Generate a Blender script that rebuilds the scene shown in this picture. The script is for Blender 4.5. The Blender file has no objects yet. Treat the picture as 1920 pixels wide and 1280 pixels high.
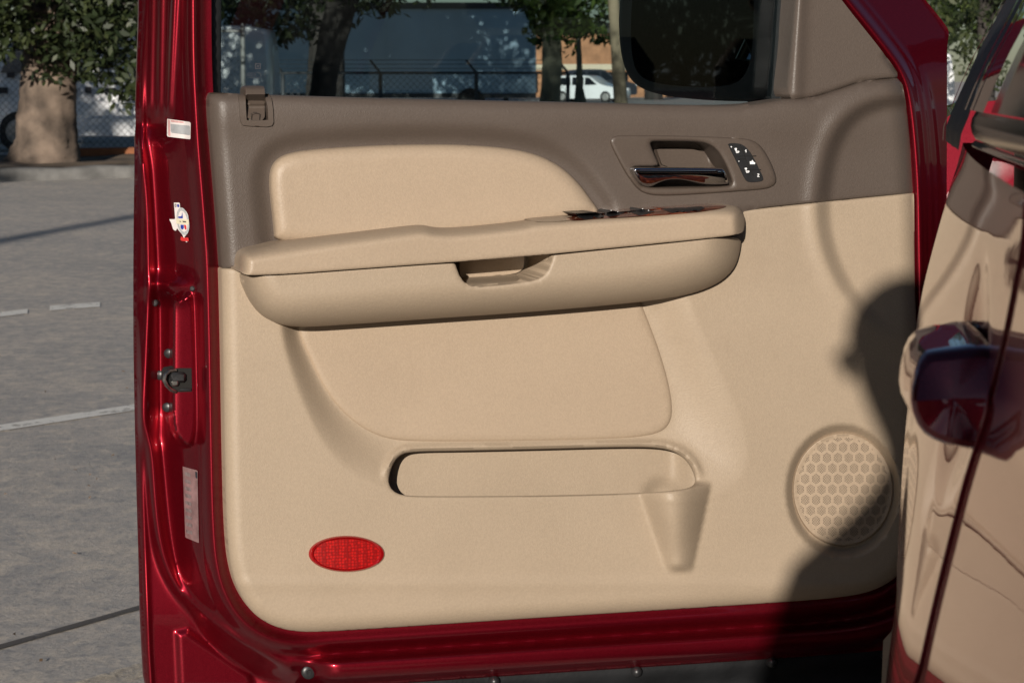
import bpy, bmesh, math, random
import numpy as np
from mathutils import Vector, Matrix
from mathutils.geometry import delaunay_2d_cdt
R = math.radians
random.seed(7); rng = np.random.default_rng(11)

# ------------------------------------------------------------------ camera, world, sun, exposure
scene = bpy.context.scene
FPX, CAMH = 4400.0, 1.27
PITCH = math.atan(490.0 / FPX)
cam_d = bpy.data.cameras.new('camera'); cam = bpy.data.objects.new('camera', cam_d)
scene.collection.objects.link(cam); scene.camera = cam
cam.location = (0, 0, CAMH); cam.rotation_euler = (math.pi / 2 - PITCH, 0, 0)
cam_d.sensor_width = 36; cam_d.lens = FPX / 1920 * 36
cam_d.clip_start = 0.02; cam_d.clip_end = 3000
cam_d.dof.use_dof = True; cam_d.dof.focus_distance = 3.08; cam_d.dof.aperture_fstop = 25.0

SUN_AZ, SUN_EL = R(8.9), R(13.0)
world = bpy.data.worlds.new('World'); scene.world = world; world.use_nodes = True
wn = world.node_tree.nodes; wl = world.node_tree.links; wn.clear()
sky = wn.new('ShaderNodeTexSky'); sky.sky_type = 'NISHITA'; sky.sun_disc = False
sky.sun_elevation = SUN_EL; sky.sun_rotation = math.pi + SUN_AZ
sky.air_density = 1.0; sky.dust_density = 0.4; sky.ozone_density = 3.5
bg = wn.new('ShaderNodeBackground'); bg.inputs[1].default_value = 0.05
wo = wn.new('ShaderNodeOutputWorld'); wl.new(sky.outputs[0], bg.inputs[0]); wl.new(bg.outputs[0], wo.inputs[0])
sun_d = bpy.data.lights.new('sun', 'SUN'); sun_d.energy = 5.0; sun_d.angle = R(0.53); sun_d.color = (1.0, 0.92, 0.82)
sun = bpy.data.objects.new('sun', sun_d); scene.collection.objects.link(sun)
SUNV = Vector((math.sin(SUN_AZ) * math.cos(SUN_EL), math.cos(SUN_AZ) * math.cos(SUN_EL), -math.sin(SUN_EL)))
sun.rotation_euler = SUNV.to_track_quat('-Z', 'Y').to_euler(); sun.location = (-5, -20, 10)
vs = scene.view_settings
vs.view_transform = 'Standard'; vs.look = 'None'; vs.exposure = 0.13; vs.gamma = 1.0; vs.use_curve_mapping = False
scene.cycles.max_bounces = 10; scene.cycles.transparent_max_bounces = 24
scene.cycles.sample_clamp_indirect = 6.0
C = scene.collection

# ------------------------------------------------------------------ pixel -> place
FW = np.array([0, math.cos(PITCH), -math.sin(PITCH)]); UPV = np.array([0, math.sin(PITCH), math.cos(PITCH)])
CAM0 = np.array([0, 0, CAMH])
def rays(px, py):
    px = np.asarray(px, float); py = np.asarray(py, float)
    return FW * FPX + np.multiply.outer(px - 960, np.array([1., 0, 0])) + np.multiply.outer(640 - py, UPV)
def atY(px, py, Y):                       # point on the ray at depth Y
    d = rays(px, py); t = np.asarray(Y) / d[..., 1]
    return CAM0 + d * t[..., None] if np.ndim(t) else CAM0 + d * t
def G(px, py, z=0.0):                     # point on the ground
    d = rays(px, py); return CAM0 + d * ((z - CAMH) / d[..., 2])[..., None] if np.ndim(px) else CAM0 + d * ((z - CAMH) / d[2])
YAW = R(17.0)
RD = np.array([math.cos(YAW), math.sin(YAW), 0]); ND = np.array([math.sin(YAW), -math.cos(YAW), 0])
D0 = atY(1000, 650, 3.10)
def P(px, py, w=0.0):                     # point on the door, w metres in front of its base plane
    d = rays(px, py)
    num = np.dot(D0 - CAM0, ND) + np.asarray(w, float)
    t = num / (d @ ND)
    return CAM0 + d * np.asarray(t)[..., None]

# ------------------------------------------------------------------ materials
def new_mat(name):
    m = bpy.data.materials.new(name); m.use_nodes = True
    nt = m.node_tree; nt.nodes.clear()
    o = nt.nodes.new('ShaderNodeOutputMaterial'); b = nt.nodes.new('ShaderNodeBsdfPrincipled')
    nt.links.new(b.outputs[0], o.inputs[0]); return m, nt, b
def N(nt, t, **kw):
    n = nt.nodes.new(t)
    for k, v in kw.items():
        if k in n.inputs.keys(): n.inputs[k].default_value = v
        else: setattr(n, k, v)
    return n
def ramp(nt, fac, stops):
    r = nt.nodes.new('ShaderNodeValToRGB'); el = r.color_ramp.elements
    while len(el) < len(stops): el.new(0.5)
    for e, (p, c) in zip(el, stops): e.position = p; e.color = (*c, 1) if len(c) == 3 else c
    nt.links.new(fac, r.inputs[0]); return r.outputs[0]
def mixc(nt, fac, a, b, mode='MIX'):
    m = nt.nodes.new('ShaderNodeMix'); m.data_type = 'RGBA'; m.blend_type = mode
    for i, v in ((0, fac), (6, a), (7, b)):
        if hasattr(v, 'is_linked') or hasattr(v, 'links'): nt.links.new(v, m.inputs[i])
        else: m.inputs[i].default_value = v if i == 0 else (*v, 1)
    return m.outputs[2]
def coords(nt): return nt.nodes.new('ShaderNodeTexCoord').outputs['Object']
def simple(name, col, rough=0.5, metal=0.0, coat=0.0, var=0.0, scale=30, spec=0.5, bump=0.0, bscale=300):
    m, nt, b = new_mat(name); co = coords(nt)
    b.inputs['Roughness'].default_value = rough; b.inputs['Metallic'].default_value = metal
    b.inputs['Coat Weight'].default_value = coat; b.inputs['Coat Roughness'].default_value = 0.03
    b.inputs['Specular IOR Level'].default_value = spec
    b.inputs['Base Color'].default_value = (*col, 1)
    if var:
        n = N(nt, 'ShaderNodeTexNoise', Scale=scale, Detail=5.0); nt.links.new(co, n.inputs['Vector'])
        c = ramp(nt, n.outputs[0], [(0.3, tuple(v * (1 - var) for v in col)), (0.7, tuple(min(1, v * (1 + var)) for v in col))])
        nt.links.new(c, b.inputs['Base Color'])
    if bump:
        n2 = N(nt, 'ShaderNodeTexNoise', Scale=bscale, Detail=3.0); nt.links.new(co, n2.inputs['Vector'])
        bp = N(nt, 'ShaderNodeBump', Strength=bump, Distance=0.002); nt.links.new(n2.outputs[0], bp.inputs['Height'])
        nt.links.new(bp.outputs[0], b.inputs['Normal'])
    return m
def grain_plastic(name, col, rough, strength, cell=520.0, scuff=(0.75, 0.72, 0.7)):
    """moulded vinyl: pebble grain, faint soiling and rub marks"""
    m, nt, b = new_mat(name); co = coords(nt)
    nz = N(nt, 'ShaderNodeTexNoise', Scale=5.0, Detail=6.0, Roughness=0.6); nt.links.new(co, nz.inputs['Vector'])
    c0 = ramp(nt, nz.outputs[0], [(0.3, tuple(v * 0.95 for v in col)), (0.72, tuple(v * 1.035 for v in col))])
    nf = N(nt, 'ShaderNodeTexNoise', Scale=330.0, Detail=2.0); nt.links.new(co, nf.inputs['Vector'])
    c1 = mixc(nt, 0.10, c0, ramp(nt, nf.outputs[0], [(0.35, tuple(v * 0.6 for v in col)), (0.65, tuple(min(1, v * 1.35) for v in col))]))
    sc = N(nt, 'ShaderNodeTexNoise', Scale=2.2, Detail=9.0, Roughness=0.75); nt.links.new(co, sc.inputs['Vector'])
    f = ramp(nt, sc.outputs[0], [(0.52, (0, 0, 0)), (0.74, (0.42, 0.42, 0.42))])
    c2 = mixc(nt, f, c1, tuple(v * s for v, s in zip(col, scuff)))
    sv = N(nt, 'ShaderNodeTexVoronoi', Scale=4.3); nt.links.new(co, sv.inputs['Vector'])
    c2 = mixc(nt, ramp(nt, sv.outputs[0], [(0.035, (0.26,) * 3), (0.08, (0, 0, 0))]), c2, tuple(v * .45 for v in col))
    ms_ = N(nt, 'ShaderNodeMapping'); ms_.inputs['Scale'].default_value = (2, 2, 26); ms_.inputs['Rotation'].default_value = (0, .5, 0); nt.links.new(co, ms_.inputs[0])
    sr = N(nt, 'ShaderNodeTexNoise', Scale=3.0, Detail=8.0, Roughness=0.8); nt.links.new(ms_.outputs[0], sr.inputs['Vector'])
    c2 = mixc(nt, ramp(nt, sr.outputs[0], [(0.66, (0, 0, 0)), (0.80, (0.30,) * 3)]), c2, tuple(v * .55 for v in col))
    nt.links.new(c2, b.inputs['Base Color'])
    b.inputs['Specular IOR Level'].default_value = 0.4
    nt.links.new(ramp(nt, nz.outputs[0], [(0.2, (rough - .06,) * 3), (0.8, (rough + .07,) * 3)]), b.inputs['Roughness'])
    vo = N(nt, 'ShaderNodeTexVoronoi', Scale=cell); vo.feature = 'SMOOTH_F1'; nt.links.new(co, vo.inputs['Vector'])
    n3 = N(nt, 'ShaderNodeTexNoise', Scale=cell * 0.45, Detail=3.0); nt.links.new(co, n3.inputs['Vector'])
    ad = N(nt, 'ShaderNodeMath', operation='ADD'); nt.links.new(vo.outputs[0], ad.inputs[0]); nt.links.new(n3.outputs[0], ad.inputs[1])
    bp = N(nt, 'ShaderNodeBump', Strength=strength, Distance=0.0006); nt.links.new(ad.outputs[0], bp.inputs['Height'])
    nt.links.new(bp.outputs[0], b.inputs['Normal'])
    return m
def car_paint(name, col, dirt=0.0, coat=1.0):
    m, nt, b = new_mat(name); co = coords(nt); b.inputs['Specular Tint'].default_value = (1, .7, .75, 1)
    fl = N(nt, 'ShaderNodeTexVoronoi', Scale=1400.0); nt.links.new(co, fl.inputs['Vector'])
    c = mixc(nt, 0.30, col, ramp(nt, fl.outputs['Color'], [(0.25, tuple(v * 0.55 for v in col)), (0.8, tuple(min(1, v * 1.7 + .01) for v in col))]))
    if dirt:
        d = N(nt, 'ShaderNodeTexNoise', Scale=7.0, Detail=9.0, Roughness=0.8); nt.links.new(co, d.inputs['Vector'])
        f = ramp(nt, d.outputs[0], [(0.55, (0, 0, 0)), (0.85, (dirt,) * 3)])
        c = mixc(nt, f, c, (0.16, 0.10, 0.09))
        nt.links.new(ramp(nt, d.outputs[0], [(0.4, (0.02,) * 3), (0.85, (0.16,) * 3)]), b.inputs['Coat Roughness'])
    nt.links.new(c, b.inputs['Base Color'])
    b.inputs['Metallic'].default_value = 0.84; b.inputs['Roughness'].default_value = 0.38
    b.inputs['Coat Weight'].default_value = coat; b.inputs['Coat IOR'].default_value = 1.5
    if not dirt: b.inputs['Coat Roughness'].default_value = 0.012
    n3 = N(nt, 'ShaderNodeTexNoise', Scale=90.0, Detail=2.0); nt.links.new(co, n3.inputs['Vector'])
    bp = N(nt, 'ShaderNodeBump', Strength=0.012, Distance=0.002); nt.links.new(n3.outputs[0], bp.inputs['Height'])
    nt.links.new(bp.outputs[0], b.inputs['Coat Normal'])
    return m
M = {}
M['beige'] = grain_plastic('beige_vinyl', (0.330, 0.257, 0.184), 0.52, 0.34, 780.0)
M['beige_soft'] = grain_plastic('beige_soft_vinyl', (0.345, 0.264, 0.188), 0.47, 0.26, 600.0)
M['brown'] = grain_plastic('brown_vinyl', (0.083, 0.0640, 0.0525), 0.45, 0.36, 760.0)
M['brown_smooth'] = grain_plastic('brown_smooth_plastic', (0.078, 0.059, 0.047), 0.42, 0.15, 700.0)
M['red'] = car_paint('red_metallic_paint', (0.175, 0.0020, 0.0100), 0.06, 0.65)
M['red_clean'] = car_paint('red_metallic_body_paint', (0.135, 0.0035, 0.011))
M['black'] = simple('black_rubber', (0.012, 0.012, 0.013), 0.6, var=0.3, scale=60, bump=0.3)
M['black_gloss'] = simple('black_gloss_plastic', (0.010, 0.010, 0.011), 0.18, var=0.2)
M['black_matte'] = simple('black_matte_plastic', (0.007, 0.007, 0.008), 0.55, var=0.2, spec=0.15)
M['black_sat'] = simple('black_satin_plastic', (0.016, 0.016, 0.017), 0.38, var=0.2, scale=90)
M['seal'] = simple('black_bottom_seal', (0.010, 0.0105, 0.0115), 0.55, spec=0.2, var=0.5, scale=14, bump=0.25, bscale=160)
M['steel'] = simple('dull_steel', (0.33, 0.32, 0.30), 0.34, metal=1.0, var=0.3, scale=200)
M['dark_steel'] = simple('dark_steel', (0.05, 0.05, 0.052), 0.42, metal=0.8, var=0.3, scale=200)
M['chrome'] = simple('chrome', (0.52, 0.53, 0.55), 0.06, metal=1.0)
M['white_mark'] = simple('white_print', (0.8, 0.8, 0.8), 0.6)
M['hole'] = simple('dark_hole', (0.006, 0.005, 0.004), 0.9)
M['mirror'] = simple('mirror_glass', (0.20, 0.21, 0.22), 0.02, metal=1.0)
def wood():
    m, nt, b = new_mat('lacquered_wood'); co = coords(nt)
    mp = N(nt, 'ShaderNodeMapping'); mp.inputs['Scale'].default_value = (14, 14, 90); nt.links.new(co, mp.inputs[0])
    n = N(nt, 'ShaderNodeTexNoise', Scale=4.0, Detail=6.0, Distortion=1.2); nt.links.new(mp.outputs[0], n.inputs['Vector'])
    nt.links.new(ramp(nt, n.outputs[0], [(0.3, (0.035, 0.006, 0.003)), (0.5, (0.15, 0.028, 0.010)), (0.7, (0.28, 0.07, 0.025))]), b.inputs['Base Color'])
    b.inputs['Roughness'].default_value = 0.3; b.inputs['Coat Weight'].default_value = 1; b.inputs['Coat Roughness'].default_value = 0.04
    return m
M['wood'] = wood()
def tinted():
    m = bpy.data.materials.new('tinted_window_glass'); m.use_nodes = True; nt = m.node_tree; nt.nodes.clear()
    o = nt.nodes.new('ShaderNodeOutputMaterial'); t = N(nt, 'ShaderNodeBsdfTransparent'); t.inputs[0].default_value = (0.70, 0.765, 0.775, 1)
    g = N(nt, 'ShaderNodeBsdfGlossy'); g.inputs['Roughness'].default_value = 0.01
    f = N(nt, 'ShaderNodeFresnel'); f.inputs[0].default_value = 1.27
    mx = nt.nodes.new('ShaderNodeMixShader'); nt.links.new(f.outputs[0], mx.inputs[0])
    nt.links.new(t.outputs[0], mx.inputs[1]); nt.links.new(g.outputs[0], mx.inputs[2]); nt.links.new(mx.outputs[0], o.inputs[0]); return m
M['tint'] = tinted()
def reflector():
    m, nt, b = new_mat('red_reflector_lens'); co = coords(nt)
    v = N(nt, 'ShaderNodeTexVoronoi', Scale=250.0, Randomness=0.35); nt.links.new(co, v.inputs['Vector'])
    nt.links.new(ramp(nt, v.outputs[0], [(0.1, (0.47, 0.006, 0.005)), (0.6, (0.20, 0.002, 0.002))]), b.inputs['Base Color'])
    bp = N(nt, 'ShaderNodeBump', Strength=0.25, Distance=0.001); nt.links.new(v.outputs[0], bp.inputs['Height']); nt.links.new(bp.outputs[0], b.inputs['Normal'])
    b.inputs['Roughness'].default_value = 0.5; b.inputs['Specular IOR Level'].default_value = 0.2; b.inputs['Coat Weight'].default_value = 0.4; b.inputs['Coat Roughness'].default_value = 0.1
    return m
M['reflector'] = reflector()
M['reflector_rim'] = simple('red_lens_rim', (0.26, 0.004, 0.005), 0.10, coat=1.0)

# ------------------------------------------------------------------ mesh helpers
def link_mesh(name, verts, faces, mat, parent=None, smooth=True, sharp=50):
    me = bpy.data.meshes.new(name)
    off = np.array(parent['_o']) if parent is not None else np.zeros(3)
    v = np.asarray(verts, float) - off
    me.from_pydata(v.tolist(), [], [list(map(int, f)) for f in faces])
    me.materials.append(M[mat] if isinstance(mat, str) else mat); me.update()
    if smooth:
        me.polygons.foreach_set('use_smooth', [True] * len(me.polygons)); me.set_sharp_from_angle(angle=R(sharp))
    o = bpy.data.objects.new(name, me); C.objects.link(o)
    if parent is not None: o.parent = parent['_e']
    return o
def sub(o, origin):                      # lets a part carry sub-parts: same origin as its thing
    return {'_e': o, '_o': origin}
def thing(name, label, cat, loc, group=None):
    e = bpy.data.objects.new(name, None); C.objects.link(e); e.location = loc; e.empty_display_size = 0.2
    e['label'] = label; e['category'] = cat
    if group: e['group'] = group
    return {'_e': e, '_o': np.array(loc, float)}
def tag(o, label, cat, group=None, kind=None):
    o['label'] = label; o['category'] = cat
    if group: o['group'] = group
    if kind: o['kind'] = kind
    return o
class MB:
    def __init__(s): s.v = []; s.f = []
    def add(s, v, f):
        n = len(s.v); s.v += [tuple(map(float, p)) for p in v]; s.f += [[i + n for i in q] for q in f]; return s
    def box(s, c, size, ax=None, bev=0.0):
        c = np.array(c, float); A = np.eye(3) if ax is None else np.array(ax, float)
        hx, hy, hz = (q / 2 for q in size); vs_ = []
        if bev <= 0:
            for x in (-hx, hx):
                for y in (-hy, hy):
                    for z in (-hz, hz): vs_.append(c + A[0] * x + A[1] * y + A[2] * z)
            return s.add(vs_, [(0, 1, 3, 2), (4, 6, 7, 5), (0, 4, 5, 1), (2, 3, 7, 6), (0, 2, 6, 4), (1, 5, 7, 3)])
        b = bev; ring = [(-hx + b, -hy), (hx - b, -hy), (hx, -hy + b), (hx, hy - b), (hx - b, hy), (-hx + b, hy), (-hx, hy - b), (-hx, -hy + b)]
        rin = [(-hx + b, -hy + b), (hx - b, -hy + b), (hx - b, -hy + b), (hx - b, hy - b), (hx - b, hy - b), (-hx + b, hy - b), (-hx + b, hy - b), (-hx + b, -hy + b)]
        lay = [(rin, -hz), (ring, -hz + b), (ring, hz - b), (rin, hz)]; fs = []
        for L, z in lay:
            for x, y in L: vs_.append(c + A[0] * x + A[1] * y + A[2] * z)
        for k in range(3):
            for i in range(8):
                j = (i + 1) % 8; fs.append((k * 8 + i, k * 8 + j, (k + 1) * 8 + j, (k + 1) * 8 + i))
        fs.append(tuple(reversed(range(8)))); fs.append(tuple(range(24, 32)))
        return s.add(vs_, fs)
    def tube(s, pts, rad, n=10, cap=True):
        pts = [np.array(p, float) for p in pts]; rad = [rad] * len(pts) if np.isscalar(rad) else rad
        vs_ = []; fs = []; ref = None
        for i, p in enumerate(pts):
            t = pts[min(i + 1, len(pts) - 1)] - pts[max(i - 1, 0)]; t = t / (np.linalg.norm(t) + 1e-12)
            if ref is None: ref = np.cross(t, [0.31, 0.2, 0.93]); ref /= np.linalg.norm(ref) + 1e-9
            u = ref - t * np.dot(ref, t); u /= np.linalg.norm(u) + 1e-9; ref = u; w = np.cross(t, u)
            for k in range(n):
                a = 2 * math.pi * k / n; vs_.append(p + rad[i] * (math.cos(a) * u + math.sin(a) * w))
        for i in range(len(pts) - 1):
            for k in range(n):
                j = (k + 1) % n; fs.append((i * n + k, i * n + j, (i + 1) * n + j, (i + 1) * n + k))
        if cap: fs.append(tuple(reversed(range(n)))); fs.append(tuple(range((len(pts) - 1) * n, len(pts) * n)))
        return s.add(vs_, fs)
    def prism(s, poly, h):               # poly: list of 3D points, extruded by vector h
        n = len(poly); a = [np.array(p, float) for p in poly]; h = np.array(h, float)
        return s.add(a + [p + h for p in a], [tuple(range(n)), tuple(reversed(range(n, 2 * n)))] + [(i, i + n, (i + 1) % n + n, (i + 1) % n) for i in range(n)])
    def build(s, name, mat, parent=None, smooth=False, sharp=40): return link_mesh(name, s.v, s.f, mat, parent, smooth, sharp)
def chaikin(p, it=2, closed=True):
    p = np.asarray(p, float)
    for _ in range(it):
        q = np.roll(p, -1, 0) if closed else p[1:]
        a = p if closed else p[:-1]
        n = np.empty((2 * len(a), 2)); n[0::2] = a * .75 + q * .25; n[1::2] = a * .25 + q * .75
        p = n if closed else np.vstack([p[:1], n, p[-1:]])
    return p
def resample(p, step, closed=True):
    p = np.asarray(p, float); q = np.vstack([p, p[:1]]) if closed else p
    L = np.r_[0, np.cumsum(np.linalg.norm(np.diff(q, axis=0), axis=1))]
    n = max(4, int(round(L[-1] / step))); s = np.linspace(0, L[-1], n, endpoint=not closed)
    return np.c_[np.interp(s, L, q[:, 0]), np.interp(s, L, q[:, 1])]
def seg_dist(x, y, poly, closed=True):
    p = np.asarray(poly, float); a = p if closed else p[:-1]; b = np.roll(p, -1, 0) if closed else p[1:]
    x = np.ravel(x).astype(float); y = np.ravel(y).astype(float); d = np.full(x.shape, 1e9)
    for (ax, ay), (bx, by) in zip(a, b):
        ex, ey = bx - ax, by - ay; l2 = ex * ex + ey * ey + 1e-9
        t = np.clip(((x - ax) * ex + (y - ay) * ey) / l2, 0, 1)
        d = np.minimum(d, (x - ax - t * ex) ** 2 + (y - ay - t * ey) ** 2)
    return np.sqrt(d)
def inside(x, y, poly):
    p = np.asarray(poly, float); q = np.roll(p, -1, 0); x = np.ravel(x); y = np.ravel(y); r = np.zeros(x.shape, bool)
    for (ax, ay), (bx, by) in zip(p, q):
        if ay == by: continue
        c = ((ay > y) != (by > y)) & (x < (bx - ax) * (y - ay) / (by - ay) + ax); r ^= c
    return r
def sdf(x, y, poly):                      # positive inside
    d = seg_dist(x, y, poly); return np.where(inside(x, y, poly), d, -d)
def sstep(a, b, x): t = np.clip((x - a) / (b - a), 0, 1); return t * t * (3 - 2 * t)
def qround(s, r): t = np.clip(s / r, 0, 1); return np.sqrt(np.clip(1 - (1 - t) ** 2, 0, 1))
def fill2d(loops, step, rings=(), extra=None, step_fn=None):
    """triangulate the area inside loops[0] and outside the others"""
    outer = loops[0]; V = []; E = []; L = []
    for lp in loops:
        n0 = len(V); V += lp.tolist(); E += [(n0 + i, n0 + (i + 1) % len(lp)) for i in range(len(lp))]; L.append((n0, len(lp)))
    x0, y0 = outer.min(0); x1, y1 = outer.max(0)
    gx, gy = np.meshgrid(np.arange(x0 + step * .5, x1, step), np.arange(y0 + step * .5, y1, step))
    gx[1::2] += step * .5; gx = gx.ravel(); gy = gy.ravel()
    if step_fn is not None:
        k = step_fn(gx, gy); gx = gx[k]; gy = gy[k]
    def ok(x, y, m):
        r = inside(x, y, outer) & (seg_dist(x, y, outer) > m)
        for h in loops[1:]: r &= (~inside(x, y, h)) & (seg_dist(x, y, h) > m)
        return r
    k = ok(gx, gy, (max(rings) if rings else 0) + step * .45); pts = [np.c_[gx[k], gy[k]]]
    for r in rings:
        for li, lp in enumerate(loops):
            t = np.roll(lp, -1, 0) - np.roll(lp, 1, 0); t /= np.linalg.norm(t, axis=1)[:, None] + 1e-9
            for sg in (1, -1):
                q = lp + sg * r * np.c_[-t[:, 1], t[:, 0]]; kk = ok(q[:, 0], q[:, 1], r * .93); pts.append(q[kk])
    if extra is not None: pts.append(extra)
    V += np.vstack(pts).tolist()
    o = delaunay_2d_cdt([Vector(p) for p in V], E, [], 0, 1e-4)
    vv = np.array([(p.x, p.y) for p in o[0]]); T = np.array([f for f in o[2]])
    c = vv[T].mean(1); k = inside(c[:, 0], c[:, 1], outer)
    for h in loops[1:]: k &= ~inside(c[:, 0], c[:, 1], h)
    T = T[k]
    inv = {}
    for i, src in enumerate(o[3]):
        for s_ in src: inv[s_] = i
    rim = [[inv[n0 + i] for i in range(n)] for n0, n in L]
    return vv, T, rim
def pad(name, loops, h, mat, parent, step=9, bstep=5, rings=(2, 6), back=-0.01, smooth_it=2, sharp=55, hole_back=None, step_fn=None, raw=False, hole_depth=None):
    """a moulded piece of the door: outline in photo pixels, relief h(px,py) in metres off the door plane, side walls back to `back`"""
    if np.ndim(loops[0][0]) == 0: loops = [loops]
    lp = [np.asarray(l, float) if raw else resample(chaikin(l, smooth_it), bstep) for l in loops]
    vv, T, rim = fill2d(lp, step, rings, step_fn=step_fn)
    w = h(vv[:, 0], vv[:, 1]) if callable(h) else np.full(len(vv), float(h))
    X = P(vv[:, 0], vv[:, 1], w); verts = X.tolist(); faces = []
    a, b_, c_ = vv[T[:, 0]], vv[T[:, 1]], vv[T[:, 2]]
    cr = (b_[:, 0] - a[:, 0]) * (c_[:, 1] - a[:, 1]) - (b_[:, 1] - a[:, 1]) * (c_[:, 0] - a[:, 0])
    for t, s in zip(T, cr): faces.append((t[0], t[2], t[1]) if s > 0 else tuple(t))
    for li, r in enumerate(rim):
        bk = back if li == 0 else (back if hole_back is None else hole_back)
        if bk is None: continue
        n0 = len(verts)
        for i in r: verts.append((X[i] + ND * ((bk - w[i]) if (li == 0 or hole_depth is None) else -hole_depth)).tolist())
        m = len(r)
        area = sum(vv[r[i]][0] * vv[r[(i + 1) % m]][1] - vv[r[(i + 1) % m]][0] * vv[r[i]][1] for i in range(m))
        flip = (area > 0) ^ (li > 0)
        for i in range(m):
            j = (i + 1) % m; q = (r[i], r[j], n0 + j, n0 + i); faces.append(q if flip else q[::-1])
    return link_mesh(name, verts, faces, mat, parent, True, sharp)

# ------------------------------------------------------------------ the setting
def ground_mat():
    m, nt, b = new_mat('weathered_parking_concrete'); co = coords(nt)
    mp = N(nt, 'ShaderNodeMapping'); mp.inputs['Scale'].default_value = (1.35, 1.0, 1.0); nt.links.new(co, mp.inputs[0]); v = mp.outputs[0]
    def nz(s, d=6.0, r=0.6, dist=0.0):
        n = N(nt, 'ShaderNodeTexNoise', Scale=s, Detail=d, Roughness=r, Distortion=dist); nt.links.new(v, n.inputs['Vector']); return n.outputs[0]
    c = ramp(nt, nz(0.9, 8, .65), [(0.36, (0.42, 0.39, 0.36)), (0.5, (0.54, 0.485, 0.425)), (0.64, (0.64, 0.555, 0.46))])
    c = mixc(nt, ramp(nt, nz(4.5, 9, .78), [(0.45, (0, 0, 0)), (0.68, (0.75,) * 3)]), c, (0.29, 0.29, 0.295))
    c = mixc(nt, ramp(nt, nz(0.35, 4, .5), [(0.50, (0, 0, 0)), (0.60, (0.5,) * 3)]), c, (0.29, 0.285, 0.28))
    c = mixc(nt, ramp(nt, nz(11.0, 7, .75), [(0.44, (0, 0, 0)), (0.60, (0.7,) * 3)]), c, (0.27, 0.265, 0.265))
    c = mixc(nt, ramp(nt, nz(7.0, 7, .7, .4), [(0.50, (0, 0, 0)), (0.64, (0.75,) * 3)]), c, (0.68, 0.59, 0.48))
    c = mixc(nt, ramp(nt, nz(26.0, 6, .7), [(0.42, (0, 0, 0)), (0.68, (0.55,) * 3)]), c, (0.60, 0.52, 0.43))
    c = mixc(nt, ramp(nt, nz(75.0, 3, .6), [(0.55, (0, 0, 0)), (0.70, (0.6,) * 3)]), c, (0.20, 0.195, 0.19))
    nt.links.new(c, b.inputs['Base Color']); b.inputs['Roughness'].default_value = 0.85
    b.inputs['Specular IOR Level'].default_value = 0.25
    bp = N(nt, 'ShaderNodeBump', Strength=0.5, Distance=0.012); nt.links.new(nz(34.0, 8, .75), bp.inputs['Height']); nt.links.new(bp.outputs[0], b.inputs['Normal'])
    return m
M['ground'] = ground_mat()
def worn_paint(name, col, lo, hi):
    m, nt, b = new_mat(name); co = coords(nt); b.inputs['Base Color'].default_value = (*col, 1); b.inputs['Roughness'].default_value = 0.7
    n = N(nt, 'ShaderNodeTexNoise', Scale=9.0, Detail=8.0, Roughness=0.8); nt.links.new(co, n.inputs['Vector'])
    f = ramp(nt, n.outputs[0], [(lo, (0, 0, 0)), (hi, (1, 1, 1))])
    t = nt.nodes.new('ShaderNodeBsdfTransparent'); mx = nt.nodes.new('ShaderNodeMixShader')
    nt.links.new(f, mx.inputs[0]); nt.links.new(t.outputs[0], mx.inputs[1]); nt.links.new(b.outputs[0], mx.inputs[2])
    nt.links.new(mx.outputs[0], [n_ for n_ in nt.nodes if n_.type == 'OUTPUT_MATERIAL'][0].inputs[0]); return m
M['line'] = worn_paint('worn_white_paint', (0.82, 0.78, 0.70), 0.36, 0.46)
M['line_old'] = worn_paint('old_cream_paint', (0.66, 0.56, 0.42), 0.42, 0.55)
M['joint'] = worn_paint('dirt_filled_joint', (0.10, 0.085, 0.07), 0.25, 0.5)
M['kerb'] = simple('weathered_shaded_kerb', (0.165, 0.160, 0.150), 0.9, var=0.45, scale=3.0, bump=0.5, bscale=20)  # base tone kept dark to stand in for shade over the kerb
M['soil'] = simple('dry_soil', (0.12, 0.085, 0.055), 0.95, var=0.6, scale=2.5, bump=0.6, bscale=10)
M['bark'] = simple('oak_bark', (0.125, 0.093, 0.070), 0.9, var=0.8, scale=2.6, bump=1.0, bscale=14)
M['bark_dark'] = simple('dark_bark', (0.035, 0.030, 0.026), 0.9, var=0.5, scale=2.0, bump=1.0, bscale=10)
M['bark_moss'] = simple('mossy_bark', (0.17, 0.165, 0.115), 0.9, var=0.4, scale=1.5, bump=0.8, bscale=8)

me = MB().add([(-700, -300, 0), (700, -300, 0), (700, 1500, 0), (-700, 1500, 0)], [(0, 1, 2, 3)]).build('ground', 'ground'); me['kind'] = 'structure'
def strip(name, a, b, wpx, mat, z):
    """a painted stripe on the ground between two photo points, wpx its apparent thickness"""
    A = G(a[0], a[1], z); B = G(b[0], b[1], z); A2 = G(a[0], a[1] + wpx, z); B2 = G(b[0], b[1] + wpx * (b[1] - 150) / (a[1] - 150), z)
    o = MB().add([A, B, B2, A2], [(0, 1, 2, 3)]).build(name, mat); o['kind'] = 'structure'; return o
strip('painted_line', (-120, 598), (52, 579), 9, 'line', 0.004)
strip('painted_line', (93, 573), (188, 566), 9, 'line', 0.004)
strip('painted_line', (-120, 814), (500, 720), 12, 'line', 0.004)
strip('painted_line', (20, 1314), (600, 1140), 30, 'line_old', 0.004)
strip('expansion_joint', (-100, 1235), (560, 1050), 9, 'joint', 0.0035)
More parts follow.
